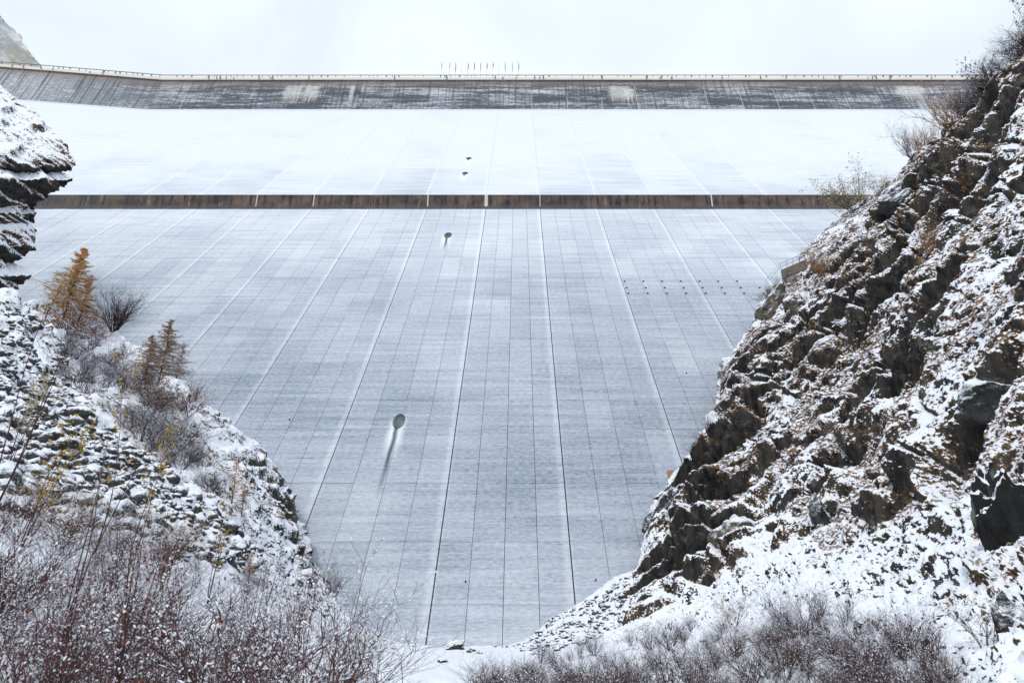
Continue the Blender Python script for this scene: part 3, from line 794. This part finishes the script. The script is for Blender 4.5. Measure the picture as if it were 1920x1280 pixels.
def stone_xf(px, py, sz):
    g, n = ground(px, py, True)
    rot = Euler((random.uniform(-.9, .9), random.uniform(-.9, .9), random.uniform(0, 6.28)))
    return g+n*sz*random.uniform(-.25, .12), rot, (sz*random.uniform(.8, 1.3), sz, sz*random.uniform(.8, 1.2))
for _, px, py, sz in cand[:295]:
    o = bpy.data.objects.new('stone', random.choice(stone_vars)); col.objects.link(o); o.parent = t_left
    o.location, o.rotation_euler, o.scale = stone_xf(px, py, sz)
sv = []
for me in stone_vars:
    a = np.empty(len(me.vertices)*3, np.float32); me.vertices.foreach_get('co', a); f = np.empty(len(me.polygons)*3, np.int32); me.polygons.foreach_get('vertices', f)
    sv.append((a.reshape(-1, 3), f.reshape(-1, 3)))
def joined_stones(name, items, parent, mat):
    VV, FF, b = [], [], 0
    for px, py, sz in items:
        loc, rot, s_ = stone_xf(px, py, sz); v, f = random.choice(sv)
        m4 = np.array(mat4(loc, rot, s_)); v = v@m4[:3, :3].T+m4[:3, 3]
        VV.append(v); FF.append(f+b); b += len(v)
    o = mesh_obj(name, from_arrays(name, np.concatenate(VV), np.concatenate(FF), mat), parent); o['kind'] = 'stuff'; return o
joined_stones('small_scree_stones', [(a, b, c) for _, a, b, c in cand[295:]], t_left, M['stone'])
def scatter(poly, n, smin, smax):
    L = []; xs = [p[0] for p in poly]; ys = [p[1] for p in poly]
    while len(L) < n:
        px, py = random.uniform(min(xs), max(xs)), random.uniform(min(ys), max(ys))
        if inpoly(px, py, poly): L.append((px, py, random.uniform(smin, smax)*(1.5 if random.random() < .07 else 1)))
    return L
joined_stones('talus_stones', scatter([(925, 1210), (1000, 1172), (1090, 1130), (1195, 1072), (1190, 1130), (1120, 1200), (1000, 1225)], 650, .12, .38), t_right, M['stone'])
joined_stones('gravel', scatter([(480, 1000), (570, 1040), (640, 1130), (760, 1200), (800, 1214), (690, 1215), (560, 1150), (430, 1060)], 420, .10, .30), t_left, M['stone'])
joined_stones('slope_stones', scatter([(1180, 1180), (1300, 1120), (1500, 1050), (1700, 1000), (1800, 1100), (1860, 1270), (1500, 1200), (1250, 1230)], 260, .05, .15), t_right, M['stone'])

def boulder(px, py, wpx, hpx, dpx, label, mat='crag', seed=1, rot=0, name='rock_outcrop', cat='rock', planes=10, sink=.25, depth=None, sub=5, rough=.10, cut=.62):
    d = depth or float(depth_at(px, py)); k = d/F
    c = P(px, py, d+dpx*k*sink)
    me = rock_mesh(name, seed, sub, M[mat], planes, rough, (1, 1, 1), cut=cut)
    o = mesh_obj(name, me); o.location = c; o.scale = (wpx*k/2, dpx*k/2, hpx*k/2); o.rotation_euler = (0, math.radians(rot), 0)
    tag(o, label, cat); return o
ROCKS = [
 (1385, 1045, 165, 150, 120, 'large brownish block of rock with a snow cap above the foot of the right slope', 'crag_brown', 1, -15),
 (1240, 985, 62, 170, 100, 'smooth black rock wedge against the dam at the foot of the right hillside', 'crag', 2, 28),
 (1548, 985, 46, 135, 80, 'narrow dark upright rock with a pale streak in the middle of the right slope', 'crag', 3, -8),
 (1562, 680, 95, 130, 90, 'dark rock face below the tufted ledge halfway up the right hillside', 'crag', 5, 35),
 (1800, 300, 120, 105, 100, 'black and pale split cliff face high on the right hillside', 'crag', 6, 25),
 (1700, 375, 170, 75, 90, 'black cliff band slanting below the highest cliff face on the right hillside', 'crag', 7, -35),
 (1520, 500, 50, 60, 60, 'dark crag at the end of the railed walkway', 'crag', 9, 20),
 (1448, 575, 62, 100, 60, 'tall brown rounded rock below the railed walkway', 'crag_brown', 10, 20),
 (1488, 580, 50, 62, 50, 'rounded grey boulder with a thick snow cap below the walkway', 'crag_brown', 11, 30),
 (1368, 705, 50, 115, 60, 'brown cliff edge standing against the dam on the right hillside', 'crag_brown', 12, 22),
 (1880, 760, 150, 130, 100, 'broad black overhang at the right edge of the picture', 'crag', 13, -20),
 (1893, 1010, 130, 330, 110, 'dark near rock pillar with a greenish streak at the right edge', 'crag_green', 14, -12),
 (1905, 1190, 90, 170, 80, 'grey near rock below the dark pillar at the lower right edge', 'crag', 22, -8),
 (505, 890, 70, 46, 60, 'brown layered rock with snowy ledges on the left spur beside the dam', 'crag_brown', 31, 30),
 (540, 965, 44, 110, 50, 'dark layered rock end of the left spur, touching the dam', 'crag_brown', 32, -22),
 (455, 830, 60, 28, 50, 'flat brown rock ledge near the top of the left spur', 'crag_brown', 33, 35),
 (845, 1217, 52, 36, 40, 'large snow-capped boulder at the dam foot beyond the snowy path', 'stone', 41, -12),
 (893, 1224, 36, 26, 30, 'smaller snow-covered boulder right of the large one at the path end', 'stone', 42, 10),
 (828, 1238, 24, 10, 22, 'small flat stone in the snow before the large boulder', 'stone', 43, 0),
 (628, 1112, 30, 24, 26, 'dark stone at the left edge of the dam foot', 'stone', 44, 0)]
for r_ in ROCKS:
    nm = 'boulder' if r_[6] == 'stone' or 'boulder' in r_[5] else 'rock_outcrop'
    boulder(*r_[:5], r_[5], r_[6], r_[7]*17+3, r_[8], nm, 'boulder' if nm == 'boulder' else 'rock', planes=14 if nm == 'rock_outcrop' else 9, sink=(.12 if ' near rock' in r_[5] else .45) if nm == 'rock_outcrop' else .25, rough=.30 if ' near rock' in r_[5] else .16, cut=.45)

# ------------------------------------------------------------------ twigs, shrubs, trees
class Tubes:
    def __init__(s): s.V = []; s.F = []; s.mi = []; s.n = 0
    def seg(s, a, b, ra, rb, mi=0, k=3):
        d = (b-a); L = d.length
        if L < 1e-5: return
        d /= L; u = d.orthogonal().normalized(); v = d.cross(u); n = s.n
        for (c, r) in ((a, ra), (b, rb)):
            for q in range(k):
                an = 2*math.pi*q/k; s.V.append(c+(u*math.cos(an)+v*math.sin(an))*r)
        for q in range(k): s.F.append((n+q, n+(q+1) % k, n+k+(q+1) % k, n+k+q)); s.mi.append(mi)
        s.n += 2*k
    def leaf(s, c, size, mi, droop=.3):
        a = Vector((random.gauss(0, 1), random.gauss(0, 1), random.gauss(0, .6)-droop)).normalized(); b = a.orthogonal().normalized()
        b.rotate(Matrix.Rotation(random.uniform(0, 6.28), 3, a)); n = s.n
        s.V += [c, c+a*size*.5+b*size*.28, c+a*size, c+a*size*.5-b*size*.28]; s.F.append((n, n+1, n+2, n+3)); s.mi.append(mi); s.n += 4
    def needles(s, c, size, mi, n_=3):
        for _ in range(n_):
            a = Vector((random.gauss(0, 1), random.gauss(0, 1), random.gauss(0, .7)))*size*.6
            b = Vector((random.gauss(0, 1), random.gauss(0, 1), random.gauss(0, 1))).normalized()*size*.13; n = s.n
            s.V += [c-a*.3-b, c-a*.3+b, c+a+b*.6, c+a-b*.6]; s.F.append((n, n+1, n+2, n+3)); s.mi.append(mi); s.n += 4
    def mesh(s, name, mats): return from_py(name, s.V, s.F, mats, s.mi)
def shrub_mesh(seed, stems=16, h=1.0, spread=.6, twig='twig', leaf=None, nleaf=0, snow=.5, lean=(0, 0), split=3, r0=.011, lsize=.05, crook=.18, name='shrub'):
    """bare twigs from one stock; unit height about h"""
    random.seed(seed); T = Tubes(); tips = []
    def grow(p, d, L, r, lev):
        n = 3 if lev < 2 else 2
        for i in range(n):
            d2 = (d+Vector((random.gauss(0, crook), random.gauss(0, crook), random.gauss(0, crook)*.7+.05))).normalized()
            q = p+d2*L/n; T.seg(p, q, r, r*.78, 0)
            if random.random() < snow and abs(d2.z) < .93 and lev > 0:
                f_ = random.uniform(.1, .6); a_ = p.lerp(q, f_); b_ = p.lerp(q, f_+random.uniform(.18, .4)); e_ = max(r*.8, .004)*random.uniform(.7, 1.6); m_ = a_.lerp(b_, .5)+Vector((0, 0, e_*1.5)); T.seg(a_+Vector((0, 0, e_)), m_, e_*.6, e_*1.7, 1); T.seg(m_, b_+Vector((0, 0, e_)), e_*1.7, e_*.5, 1)
            p, d, r = q, d2, r*.80
            if lev < 3 and random.random() < .85:
                for _ in range(random.choice((1, 1, 2)) if lev else 2):
                    dd = (d+Vector((random.gauss(0, .55), random.gauss(0, .55), random.gauss(.05, .3)))).normalized()
                    grow(p, dd, L*random.uniform(.42, .62), r*.75, lev+1)
        tips.append(p)
    for i in range(stems):
        a = random.uniform(0, 6.28); s_ = random.uniform(.1, 1)*spread
        d = Vector((math.cos(a)*s_+lean[0], math.sin(a)*s_+lean[1], 1)).normalized()
        grow(Vector((math.cos(a)*.06, math.sin(a)*.06, -.08)), d, h*random.uniform(.55, 1), r0*random.uniform(.7, 1.1), 0)
    if leaf:
        for _ in range(nleaf):
            c = random.choice(tips)+Vector((random.gauss(0, .03), random.gauss(0, .03), random.gauss(0, .03)))
            T.leaf(c, lsize*random.uniform(.6, 1.3), 2)
    return T.mesh(name, [M[twig], M['snow'], M[leaf or 'leaf_red']])
S_RED = [shrub_mesh(500+i, (9, 14, 7, 11, 6, 12)[i], 1.0, (.75, .5, .95, .7, .4, 1.1)[i], 'twig', 'leaf_red', (10, 35, 8, 45, 14, 20)[i], (.40, .20, .5, .3, .2, .5)[i], r0=.0095, crook=(.22, .12, .3, .2, .1, .3)[i], lsize=.035) for i in range(6)]
S_LOW = [shrub_mesh(590+i, (15, 19, 13)[i], 1.0, (.6, .8, .5)[i], 'twig_dark', 'leaf_red', 30, .16, r0=.010, crook=.13, lsize=.03) for i in range(3)]
S_GREY = [shrub_mesh(520+i, 12, 1.0, .9, 'twig_grey', None, 0, .13, crook=.25) for i in range(4)]
S_YEL = [shrub_mesh(540+i, 7, 1.0, .55, 'twig', 'leaf_yellow', 220, .35, lsize=.055) for i in range(3)]
S_OLI = [shrub_mesh(550+i, 12, 1.0, .8, 'twig_grey', 'leaf_olive', 1900, .05, lsize=.045) for i in range(2)]
S_TAN = [shrub_mesh(560+i, 26, 1.0, .8, 'grassb', 'leaf_olive', 60, .15, lsize=.04) for i in range(2)]
S_DARK = [shrub_mesh(570+i, 28, 1.0, .8, 'twig_dark', None, 0, .1, crook=.10, r0=.016) for i in range(1)]
S_TREE = [shrub_mesh(580+i, 6, 1.0, .5, 'twig_grey', 'leaf_dark', 330, .15, lsize=.07) for i in range(2)]
def put_shrub(px, py, h, mesh, label, group=None, name='bare_shrub', cat='shrub', wide=1.0, lean=0.0, d=None):
    o = bpy.data.objects.new(name, mesh); col.objects.link(o)
    g = ground(px, max(py, float(sil(px))+1)) if d is None else P(px, py, d)
    o.location = g; o.rotation_euler = (random.uniform(-.12, .12), lean+random.uniform(-.1, .1), random.uniform(0, 6.28))
    o.scale = (h*wide, h*wide, h); tag(o, label, cat, group); return o
random.seed(77)
def spread_shrubs(poly, n, hmin, hmax, meshes, label, group, name='bare_shrub', mindist=0, wide=1.0):
    k = 0; pts = []; xs = [p[0] for p in poly]; ys = [p[1] for p in poly]; tries = 0
    while k < n and tries < n*60:
        tries += 1
        px, py = random.uniform(min(xs), max(xs)), random.uniform(min(ys), max(ys))
        if not inpoly(px, py, poly): continue
        if any((px-a)**2+(py-b)**2 < mindist**2 for a, b in pts): continue
        if ground(px, max(py, float(sil(px))+1)).length < 7.5: continue
        pts.append((px, py))
        fx_ = (px-min(xs))/(max(xs)-min(xs)); fy_ = (py-min(ys))/(max(ys)-min(ys))
        where = ('left end' if fx_ < .33 else 'middle' if fx_ < .66 else 'right end')+(', back' if fy_ < .33 else ', centre' if fy_ < .66 else ', front')+' part'
        if n < 12: where = ('left' if fx_ < .5 else 'right')+' part'
        put_shrub(px, py, random.uniform(hmin, hmax), random.choice(meshes), label+', '+where, group, name, wide=wide*random.uniform(.9, 1.3)); k += 1
spread_shrubs([(-40, 1010), (200, 1020), (420, 1080), (590, 1150), (640, 1250), (690, 1330), (560, 1480), (-60, 1480)], 84, .7, 1.9, S_RED,
              'bare reddish-brown shrub in the lower left thicket', 'reddish shrubs of the lower left thicket', mindist=16)
spread_shrubs([(-20, 930), (120, 960), (400, 1040), (420, 1090), (0, 1040)], 22, .8, 1.4, S_RED+S_YEL,
              'thin reddish shrub between thicket and boulder scree', 'shrubs at the upper edge of the lower left thicket', mindist=20)
spread_shrubs([(900, 1262), (1100, 1225), (1250, 1205), (1420, 1170), (1500, 1160), (1620, 1175), (1750, 1215), (1800, 1290), (1800, 1400), (900, 1400)], 125, .55, 1.15, S_LOW,
              'low bare reddish shrub in lower right snow', 'low reddish shrubs at the lower right', mindist=15, wide=1.2)
spread_shrubs([(100, 650), (230, 680), (300, 745), (345, 800), (385, 860), (430, 940), (400, 960), (330, 900), (230, 800), (120, 720)], 55, 1.3, 2.6, S_GREY,
              'grey frosted shrub between boulder scree and left spur', 'grey shrubs of the frosted thicket on the left slope', mindist=14, wide=1.2)
spread_shrubs([(1830, 110), (1925, 0), (1925, 130), (1850, 210), (1800, 240)], 16, 1.8, 3.4, S_GREY,
              'grey leafless shrub on the top right ridge', 'leafless shrubs along the top right ridge', mindist=15, wide=1.0)
spread_shrubs([(1440, 515), (1500, 510), (1490, 545), (1425, 560)], 8, 1.2, 2.2, S_GREY, 'low frosted shrub below the walkway parapet', 'frosted shrubs below the walkway', mindist=8)
spread_shrubs([(1310, 830), (1350, 770), (1300, 850), (1290, 860)], 3, 1.5, 2.4, S_GREY, 'grey twiggy shrub on right cliff edge over dam', 'twiggy shrubs on the cliff edge', mindist=8)
random.seed(5)
for a in [
 (207, 622, 4.6, S_DARK[0], 'rounded dark bare shrub right of the tall orange larches', 'bare_shrub', 1.0, .35),
 (1603, 380, 5.8, S_OLI[0], 'airy olive-leaved bush against the dam at the right end of the brown band', 'leafy_bush', 1.1, -.15),
 (1655, 372, 3.0, S_OLI[1], 'low olive bush just right of the airy one on the right edge', 'leafy_bush', 1.0, 0),
 (1778, 225, 5.6, S_TAN[0], 'golden dry bush overhanging the dam near the top right', 'dry_bush', 1.0, -.4),
 (1715, 300, 6.0, S_GREY[1], 'slender bare sapling with white twigs below the golden bush', 'bare_sapling', .6, 0),
 (1730, 290, 4.0, S_TAN[1], 'tan bush at the foot of the slender white-twigged sapling', 'dry_bush', .9, -.3),
 (1545, 515, 3.6, S_TAN[1], 'golden shrub beside the crag at the walkway end', 'dry_bush', 1.2, 0),
 (1765, 490, 3.6, S_TAN[0], 'upright dry tan shrub high on the right hillside', 'dry_bush', .8, 0),
 (1573, 835, 2.0, S_YEL[0], 'yellow green shrub in the middle of the right slope', 'leafy_bush', 1.1, 0),
 (1380, 1190, 1.6, S_YEL[1], 'small yellowish shrub low on the right snow slope', 'leafy_bush', 1.1, 0),
 (1850, 1215, 1.1, S_YEL[2], 'yellow leaved plant beside the near rock at the lower right', 'leafy_bush', 1.2, 0),
 (1862, 140, 4.6, S_TREE[0], 'dark leaved small tree on the top right ridge', 'small_tree', .8, 0),
 (1935, 40, 4.6, S_TREE[1], 'dark leaved treetop at the upper right corner', 'small_tree', .7, 0),
 (1470, 1170, 1.7, S_GREY[2], 'thin bare shrub standing on the right snow slope above the red brush', 'bare_shrub', .9, 0),
 (1520, 1190, 2.0, S_GREY[3], 'tall bare shrub behind the red brush on the right slope', 'bare_shrub', .9, 0),
 (340, 790, 3.0, S_YEL[0], 'olive yellow bush on the left spur under the small larches', 'leafy_bush', 1.4, 0),
 (365, 750, 2.4, S_RED[1], 'low reddish shrub on the crest of the left spur', 'bare_shrub', 1.3, 0),
 (625, 1120, 3.4, S_GREY[0], 'pale twiggy shrub in front of the dam foot on the left', 'bare_shrub', .8, 0),
]:
    px, py, h, me, lab, nm, wd, ln = a
    put_shrub(px, py, h, me, lab, None, nm, 'bush' if 'bush' in nm else ('tree' if nm == 'small_tree' else 'shrub'), wd, ln)

def larch(px, py, H, label, seed, lean=0.0, dens=1.0, needle='needle', d=None, wid=.36):
    random.seed(seed); T = Tubes(); C = Tubes()
    g = ground(px, max(py, float(sil(px))+1)) if d is None else P(px, py, d)
    root = empty('larch_tree', g); root.rotation_euler = (0, lean, 0); tag(root, label, 'tree')
    pts = [Vector((random.gauss(0, .01)*H*(i/8), 0, H*i/10)) for i in range(11)]
    for i in range(10): T.seg(pts[i], pts[i+1], H*.016*(1-i/10.5), H*.016*(1-(i+1)/10.5), 0, 6)
    nb = int(130*dens)
    for i in range(nb):
        t = .14+.86*(i/nb)**.9; p = Vector((0, 0, H*t)); a = random.uniform(0, 6.28); t = min(.985, max(.1, t+random.gauss(0, .012))); p = Vector((0, 0, H*t))
        L = H*wid*(1-t)**.85*random.choice((.35, .6, .8, .95, 1.2))*random.uniform(.85, 1.1)+H*.015
        dr = Vector((math.cos(a), math.sin(a), random.uniform(-.1, .25))); q = p
        for s_ in range(5):
            q2 = q+dr*L/5+Vector((random.gauss(0, .03), random.gauss(0, .03), -.02))*L; dr.z += .05
            C.seg(q, q2, H*.0032*(1-s_/6), H*.0032*(1-(s_+1)/6), 1)
            if random.random() < .5: C.seg(q+Vector((0, 0, H*.004)), q2+Vector((0, 0, H*.004)), H*.0045, H*.003, 2)
            for _ in range(int(4*dens)+2):
                c = q2+Vector((random.gauss(0, .13), random.gauss(0, .13), random.gauss(-.05, .06)))*L*.9
                C.seg(q2, c, H*.0016, H*.001, 1)
                C.needles(c.lerp(q2, random.random()*.7), H*.0125, 0, 9)
            q = q2
    mesh_obj('trunk', T.mesh('trunk', [M['bark']]), root)
    mesh_obj('crown', C.mesh('crown', [M[needle], M['bark'], M['snow']]), root)
    return root
larch(112, 585, 10.2, 'tallest orange larch on the left slope against the dam', 1, .05, 1.35, wid=.40)
larch(142, 600, 7.4, 'second orange larch, right of the tallest one', 2, .05, 1.0)
larch(78, 600, 5.6, 'short leaning larch left of the tallest orange larch', 3, .22, .7)
larch(285, 735, 7.6, 'orange brown larch in the middle of the left slope', 4, .02, 1.1, 'needle_brown', wid=.46)
larch(262, 742, 6.0, 'short bushy larch left of the middle larch on the left slope', 7, -.05, 1.1, 'needle_brown', wid=.46)
larch(324, 724, 5.6, 'small thin larch on the left spur crest', 5, .04, .6, 'needle_brown')
larch(425, 955, 3.6, 'sparse young larch on the snow beside the left spur', 6, 0, .5)
larch(445, 975, 2.8, 'faint pinkish young larch right of the sparse one', 8, 0, .5)
larch(468, 1095, 1.9, 'tiny orange larch seedling by the gravel slope', 9, 0, .7)
# rusty low branches under the big larches: prostrate shrubs
def rust_shrub(px, py, h, label, seed):
    random.seed(seed); C = Tubes()
    for i in range(90):
        a = random.uniform(0, 6.28); q = Vector((0, 0, 0)); dr = Vector((math.cos(a)*random.uniform(.4, 1.3), math.sin(a), random.uniform(.1, 1.0))).normalized()
        for s_ in range(4):
            q2 = q+dr*h*.26; dr = (dr+Vector((random.gauss(0, .25), random.gauss(0, .25), random.gauss(-.05, .2)))).normalized()
            C.seg(q, q2, h*.005, h*.004, 1)
            if random.random() < .3: C.seg(q+Vector((0, 0, .03)), q2+Vector((0, 0, .03)), h*.008, h*.006, 2)
            if s_: C.needles(q2, h*.075, 0, 7)
            q = q2
    o = mesh_obj('rust_shrub', C.mesh('rust_shrub', [M['needle_dark'], M['bark'], M['snow']])); o.location = ground(px, py)+Vector((0, 0, .2)); tag(o, label, 'shrub')
rust_shrub(118, 632, 4.0, 'dense rust-orange shrub at the foot of the tall larches', 31)
rust_shrub(150, 628, 3.4, 'bright orange low shrub right below the second larch', 32)
rust_shrub(278, 760, 3.0, 'rust-brown shrub under the middle larch', 33)
rust_shrub(300, 775, 2.2, 'low russet shrub at the foot of the left spur larches', 34)

# foreground saplings and a long bare branch at the left
def sapling(px, py, d, H, label, seed, leaf, nleaf, lean=(0, 0), stems=1, lsize=.05):
    random.seed(seed); T = Tubes(); L = Tubes(); g = P(px, py, d)
    root = empty('sapling', g); tag(root, label, 'sapling')
    for s_ in range(stems):
        q = Vector((random.gauss(0, .05), random.gauss(0, .05), -.3)); dr = Vector((lean[0]+random.gauss(0, .08), lean[1], 1)).normalized(); r = .016
        n = 14
        for i in range(n):
            q2 = q+dr*(H+.3)/n; T.seg(q, q2, r, r*.9, 0, 5)
            if i > 3:
                for _ in range(random.choice((1, 2))):
                    a = random.uniform(0, 6.28); dd = Vector((math.cos(a)*.8, math.sin(a)*.8, random.uniform(.4, 1))).normalized(); b = q2
                    ll = H*random.uniform(.06, .17)
                    for k in range(4):
                        b2 = b+dd*ll/3; T.seg(b, b2, r*.42, r*.32, 0)
                        if random.random() < .4: T.seg(b+Vector((0, 0, .006)), b2+Vector((0, 0, .006)), r*.45, r*.35, 1)
                        for _2 in range(nleaf):
                            if random.random() < .45: L.leaf(b2+Vector((random.gauss(0, .02), random.gauss(0, .02), 0)), lsize*random.uniform(.9, 1.7), 0)
                        dd = (dd+Vector((random.gauss(0, .2), random.gauss(0, .2), .1))).normalized(); b = b2
            q = q2; r *= .9; dr = (dr+Vector((random.gauss(0, .05), random.gauss(0, .05), .05))).normalized()
    mesh_obj('stem', T.mesh('stem', [M['twig_dark'], M['snow']]), root)
    if nleaf: mesh_obj('leaves', L.mesh('leaves', [M[leaf]]), root)
sapling(185, 1010, 14, 3.9, 'tall thin sapling with yellow leaves rising in front of the boulder scree', 41, 'leaf_yellow', 2, (.0, 0), 1, .075)
sapling(140, 1110, 11, 2.7, 'dark forked sapling stems standing in the lower left thicket', 42, 'leaf_yellow', 1, (.12, 0), 3, .05)
sapling(255, 1010, 18, 3.2, 'sapling with scattered yellow leaves right of the tall one', 43, 'leaf_yellow', 2, (.1, 0), 2, .09)
sapling(395, 1110, 20, 2.6, 'thin sapling with golden leaves at the edge of the gravel slope', 44, 'leaf_yellow', 2, (.05, 0), 3, .07)
sapling(40, 1000, 15, 2.6, 'leafy yellow sapling at the left edge over the scree', 45, 'leaf_yellow', 3, (.1, 0), 3, .08)
sapling(-60, 1000, 9, 3.4, 'long bare branches reaching in from the left edge of the picture', 46, 'leaf_yellow', 0, (.35, 0), 3, .05)
sapling(225, 1230, 8.5, 1.5, 'dark branching young tree in the middle of the lower left thicket', 47, 'leaf_red', 1, (.02, 0), 4, .05)
sapling(560, 1230, 15, 2.2, 'upright dark stems at the right end of the lower left thicket', 48, 'leaf_red', 1, (.03, 0), 5, .05)
sapling(300, 1260, 11, 1.6, 'upright dark twiggy stems near the bottom edge of the left thicket', 51, 'leaf_red', 1, (-.05, 0), 5, .045)
sapling(90, 1270, 9.5, 1.5, 'dark leaning stems at the bottom left corner', 52, 'leaf_red', 1, (.2, 0), 4, .045)
sapling(470, 1230, 14, 2.0, 'dark fan of stems right of centre in the left thicket', 53, 'leaf_red', 0, (.15, 0), 6, .05)
sapling(20, 850, 26, 3.0, 'greenish leaved sapling at the far left among boulders', 49, 'leaf_olive', 3, (.1, 0), 4, .10)

# ------------------------------------------------------------------ tussocks: brown grass under little snow caps (stuff)
def tussock(seed):
    r = random.Random(seed); V = []; Fs = []; mi = []
    for i in range(11):
        a = r.uniform(0, 6.28); L = r.uniform(.7, 1.3); b = len(V); wv = .10
        cx, cy = math.cos(a), math.sin(a); sx, sy = -cy*wv, cx*wv
        V += [(cx*.15-sx, cy*.15-sy, .1), (cx*.15+sx, cy*.15+sy, .1), (cx*.6*L-sx, cy*.6*L-sy, .36), (cx*.6*L+sx, cy*.6*L+sy, .36), (cx*1.0*L, cy*1.0*L, -.25*L)]
        Fs += [(b, b+1, b+3), (b, b+3, b+2), (b+2, b+3, b+4)]; mi += [0]*3
    b = len(V); n = 6
    V.append((0, 0, .62))
    for k, (rr, z) in enumerate(((.22, .60), (.42, .44))):
        for q in range(n):
            a = q*6.2832/n; f = r.uniform(.8, 1.15); V.append((math.cos(a)*rr*f, math.sin(a)*rr*f, z*r.uniform(.85, 1.1)))
    for q in range(n):
        q1 = (q+1) % n; Fs += [(b, b+1+q, b+1+q1), (b+1+q, b+1+n+q, b+1+n+q1), (b+1+q, b+1+n+q1, b+1+q1)]; mi += [1]*3
    return np.array(V), np.array(Fs), np.array(mi)
TU = [tussock(i) for i in range(5)]
def tussocks(name, n, region, smin, smax, parent, seed, grid='right_hillside'):
    x0, x1, nc, nr, nb, V, nn = GR[grid]; r = np.random.default_rng(seed)
    VV, FF, MM, b, k, tries = [], [], [], 0, 0, 0
    # true slope of the built surface
    du = np.gradient(V, axis=0); dv = np.gradient(V, axis=1); nm = np.cross(du, dv); nm /= np.linalg.norm(nm, axis=-1, keepdims=True)+1e-9
    nm *= np.where(nm[..., 2:3] < 0, -1, 1)
    clus = fbm(V*.16, 3, 91)
    while k < n and tries < n*40:
        tries += 1
        i = r.integers(0, nc); j = r.integers(nb, V.shape[1])
        px, py, d = proj(*V[i, j])
        if not inpoly(px, py, region): continue
        if nm[i, j, 2] < .45 or clus[i, j] < -.22+.3*r.random(): continue
        if r.random() > (d/60)**1.3 or d < 17: continue
        s_ = r.uniform(smin, smax)*min(1.0, .12+d/85); a = r.uniform(0, 6.28); v, f, m = TU[r.integers(0, 5)]
        c, sn = math.cos(a), math.sin(a); R = np.array([[c, -sn, 0], [sn, c, 0], [0, 0, 1.0]])
        w_ = (v*np.array([s_*r.uniform(.9, 1.4), s_, s_*r.uniform(.8, 1.3)]))@R.T
        # tilt with the slope
        w_[:, 2] += -(nm[i, j, 0]*w_[:, 0]+nm[i, j, 1]*w_[:, 1])/max(nm[i, j, 2], .5)*.6
        VV.append(w_+V[i, j]); FF.append(f+b); MM.append(m); b += len(v); k += 1
    o = mesh_obj(name, from_arrays(name, np.concatenate(VV), np.concatenate(FF), [M['grassb'], M['snow']], np.concatenate(MM)), parent); o['kind'] = 'stuff'
    return o
upper = [(1300, 830), (1440, 540), (1600, 380), (1925, 60), (1925, 1250), (1830, 1080), (1780, 930), (1650, 990), (1560, 1050), (1480, 950), (1330, 960)]
tussocks('grass_tussocks', 16000, upper, .16, .44, t_right, 1)
tussocks('slope_grass', 3000, [(1130, 1200), (1300, 1120), (1600, 1020), (1800, 1000), (1900, 1200), (1800, 1290), (1200, 1290)], .06, .16, t_right, 2)

tussocks('dry_grass', 3200, [(0, 560), (130, 620), (250, 660), (345, 735), (440, 810), (560, 1000), (640, 1130), (600, 1200), (420, 1080), (200, 960), (0, 1000)], .14, .42, t_left, 3, 'left_hillside')
# ------------------------------------------------------------------ walkway parapet with railing, small wooden box at the dam edge
wk = empty('walkway', P(1470, 520, 101)); tag(wk, 'short weathered concrete walkway wall with a metal railing, ending at the crag against the dam', 'walkway')
A = P(1466, 513, 103); B = P(1512, 493, 100)
def wbox(a, b, z0, z1, th, mat, name):
    dx = (b-a); n = Vector((dx.y, -dx.x, 0)).normalized()*th/2
    V = [a-n+Vector((0, 0, z0)), b-n+Vector((0, 0, z0)), b+n+Vector((0, 0, z0)), a+n+Vector((0, 0, z0)), a-n+Vector((0, 0, z1)), b-n+Vector((0, 0, z1)), b+n+Vector((0, 0, z1)), a+n+Vector((0, 0, z1))]
    o = mesh_obj(name, from_py(name, [v-wk.location for v in V], BOXF, mat), wk); return o
wbox(A, B, -1.0, .55, .4, flat('weathered_parapet', (.15, .12, .095), .5, 1.2), 'parapet_wall')
T = Tubes(); O = wk.location
for t in np.linspace(0, 1, 5):
    p = A.lerp(B, t)+Vector((0, 0, .55)); T2 = Tubes(); T2.seg(p-O, p+Vector((0, 0, 1.2))-O, .035, .035, 0, 5)
    mesh_obj('railing_post', T2.mesh('railing_post', [M['metal']]), wk)
for h in (1.2, 1.75):
    T.seg(A+Vector((-.1, 0, h))-O, B+Vector((0, 0, h))-O, .035, .035, 0, 5)
    T.seg(A+Vector((-.1, 0, h))-O, A+Vector((-3.2, -.5, h-3.4))-O, .03, .03, 0, 5)
mesh_obj('hand_rail', T.mesh('hand_rail', [M['metal']]), wk)
M['wood'] = flat('weathered_wood', (.33, .22, .13), .3, 2)
c = P(1263, 893, 79); bx = empty('plank_screen', c); tag(bx, 'small upright brown plank screen where the right cliff meets the dam', 'screen')
for i in range(4):
    V = boxv(-.75+i*.38, -.40+i*.38, -.05, .05, -1.0, .75+.05*(i % 2))
    mesh_obj('plank', from_py('plank', V, BOXF, M['wood']), bx)
mesh_obj('rail', from_py('rail', boxv(-.8, .8, .055, .14, .3, .5), BOXF, M['wood']), bx)
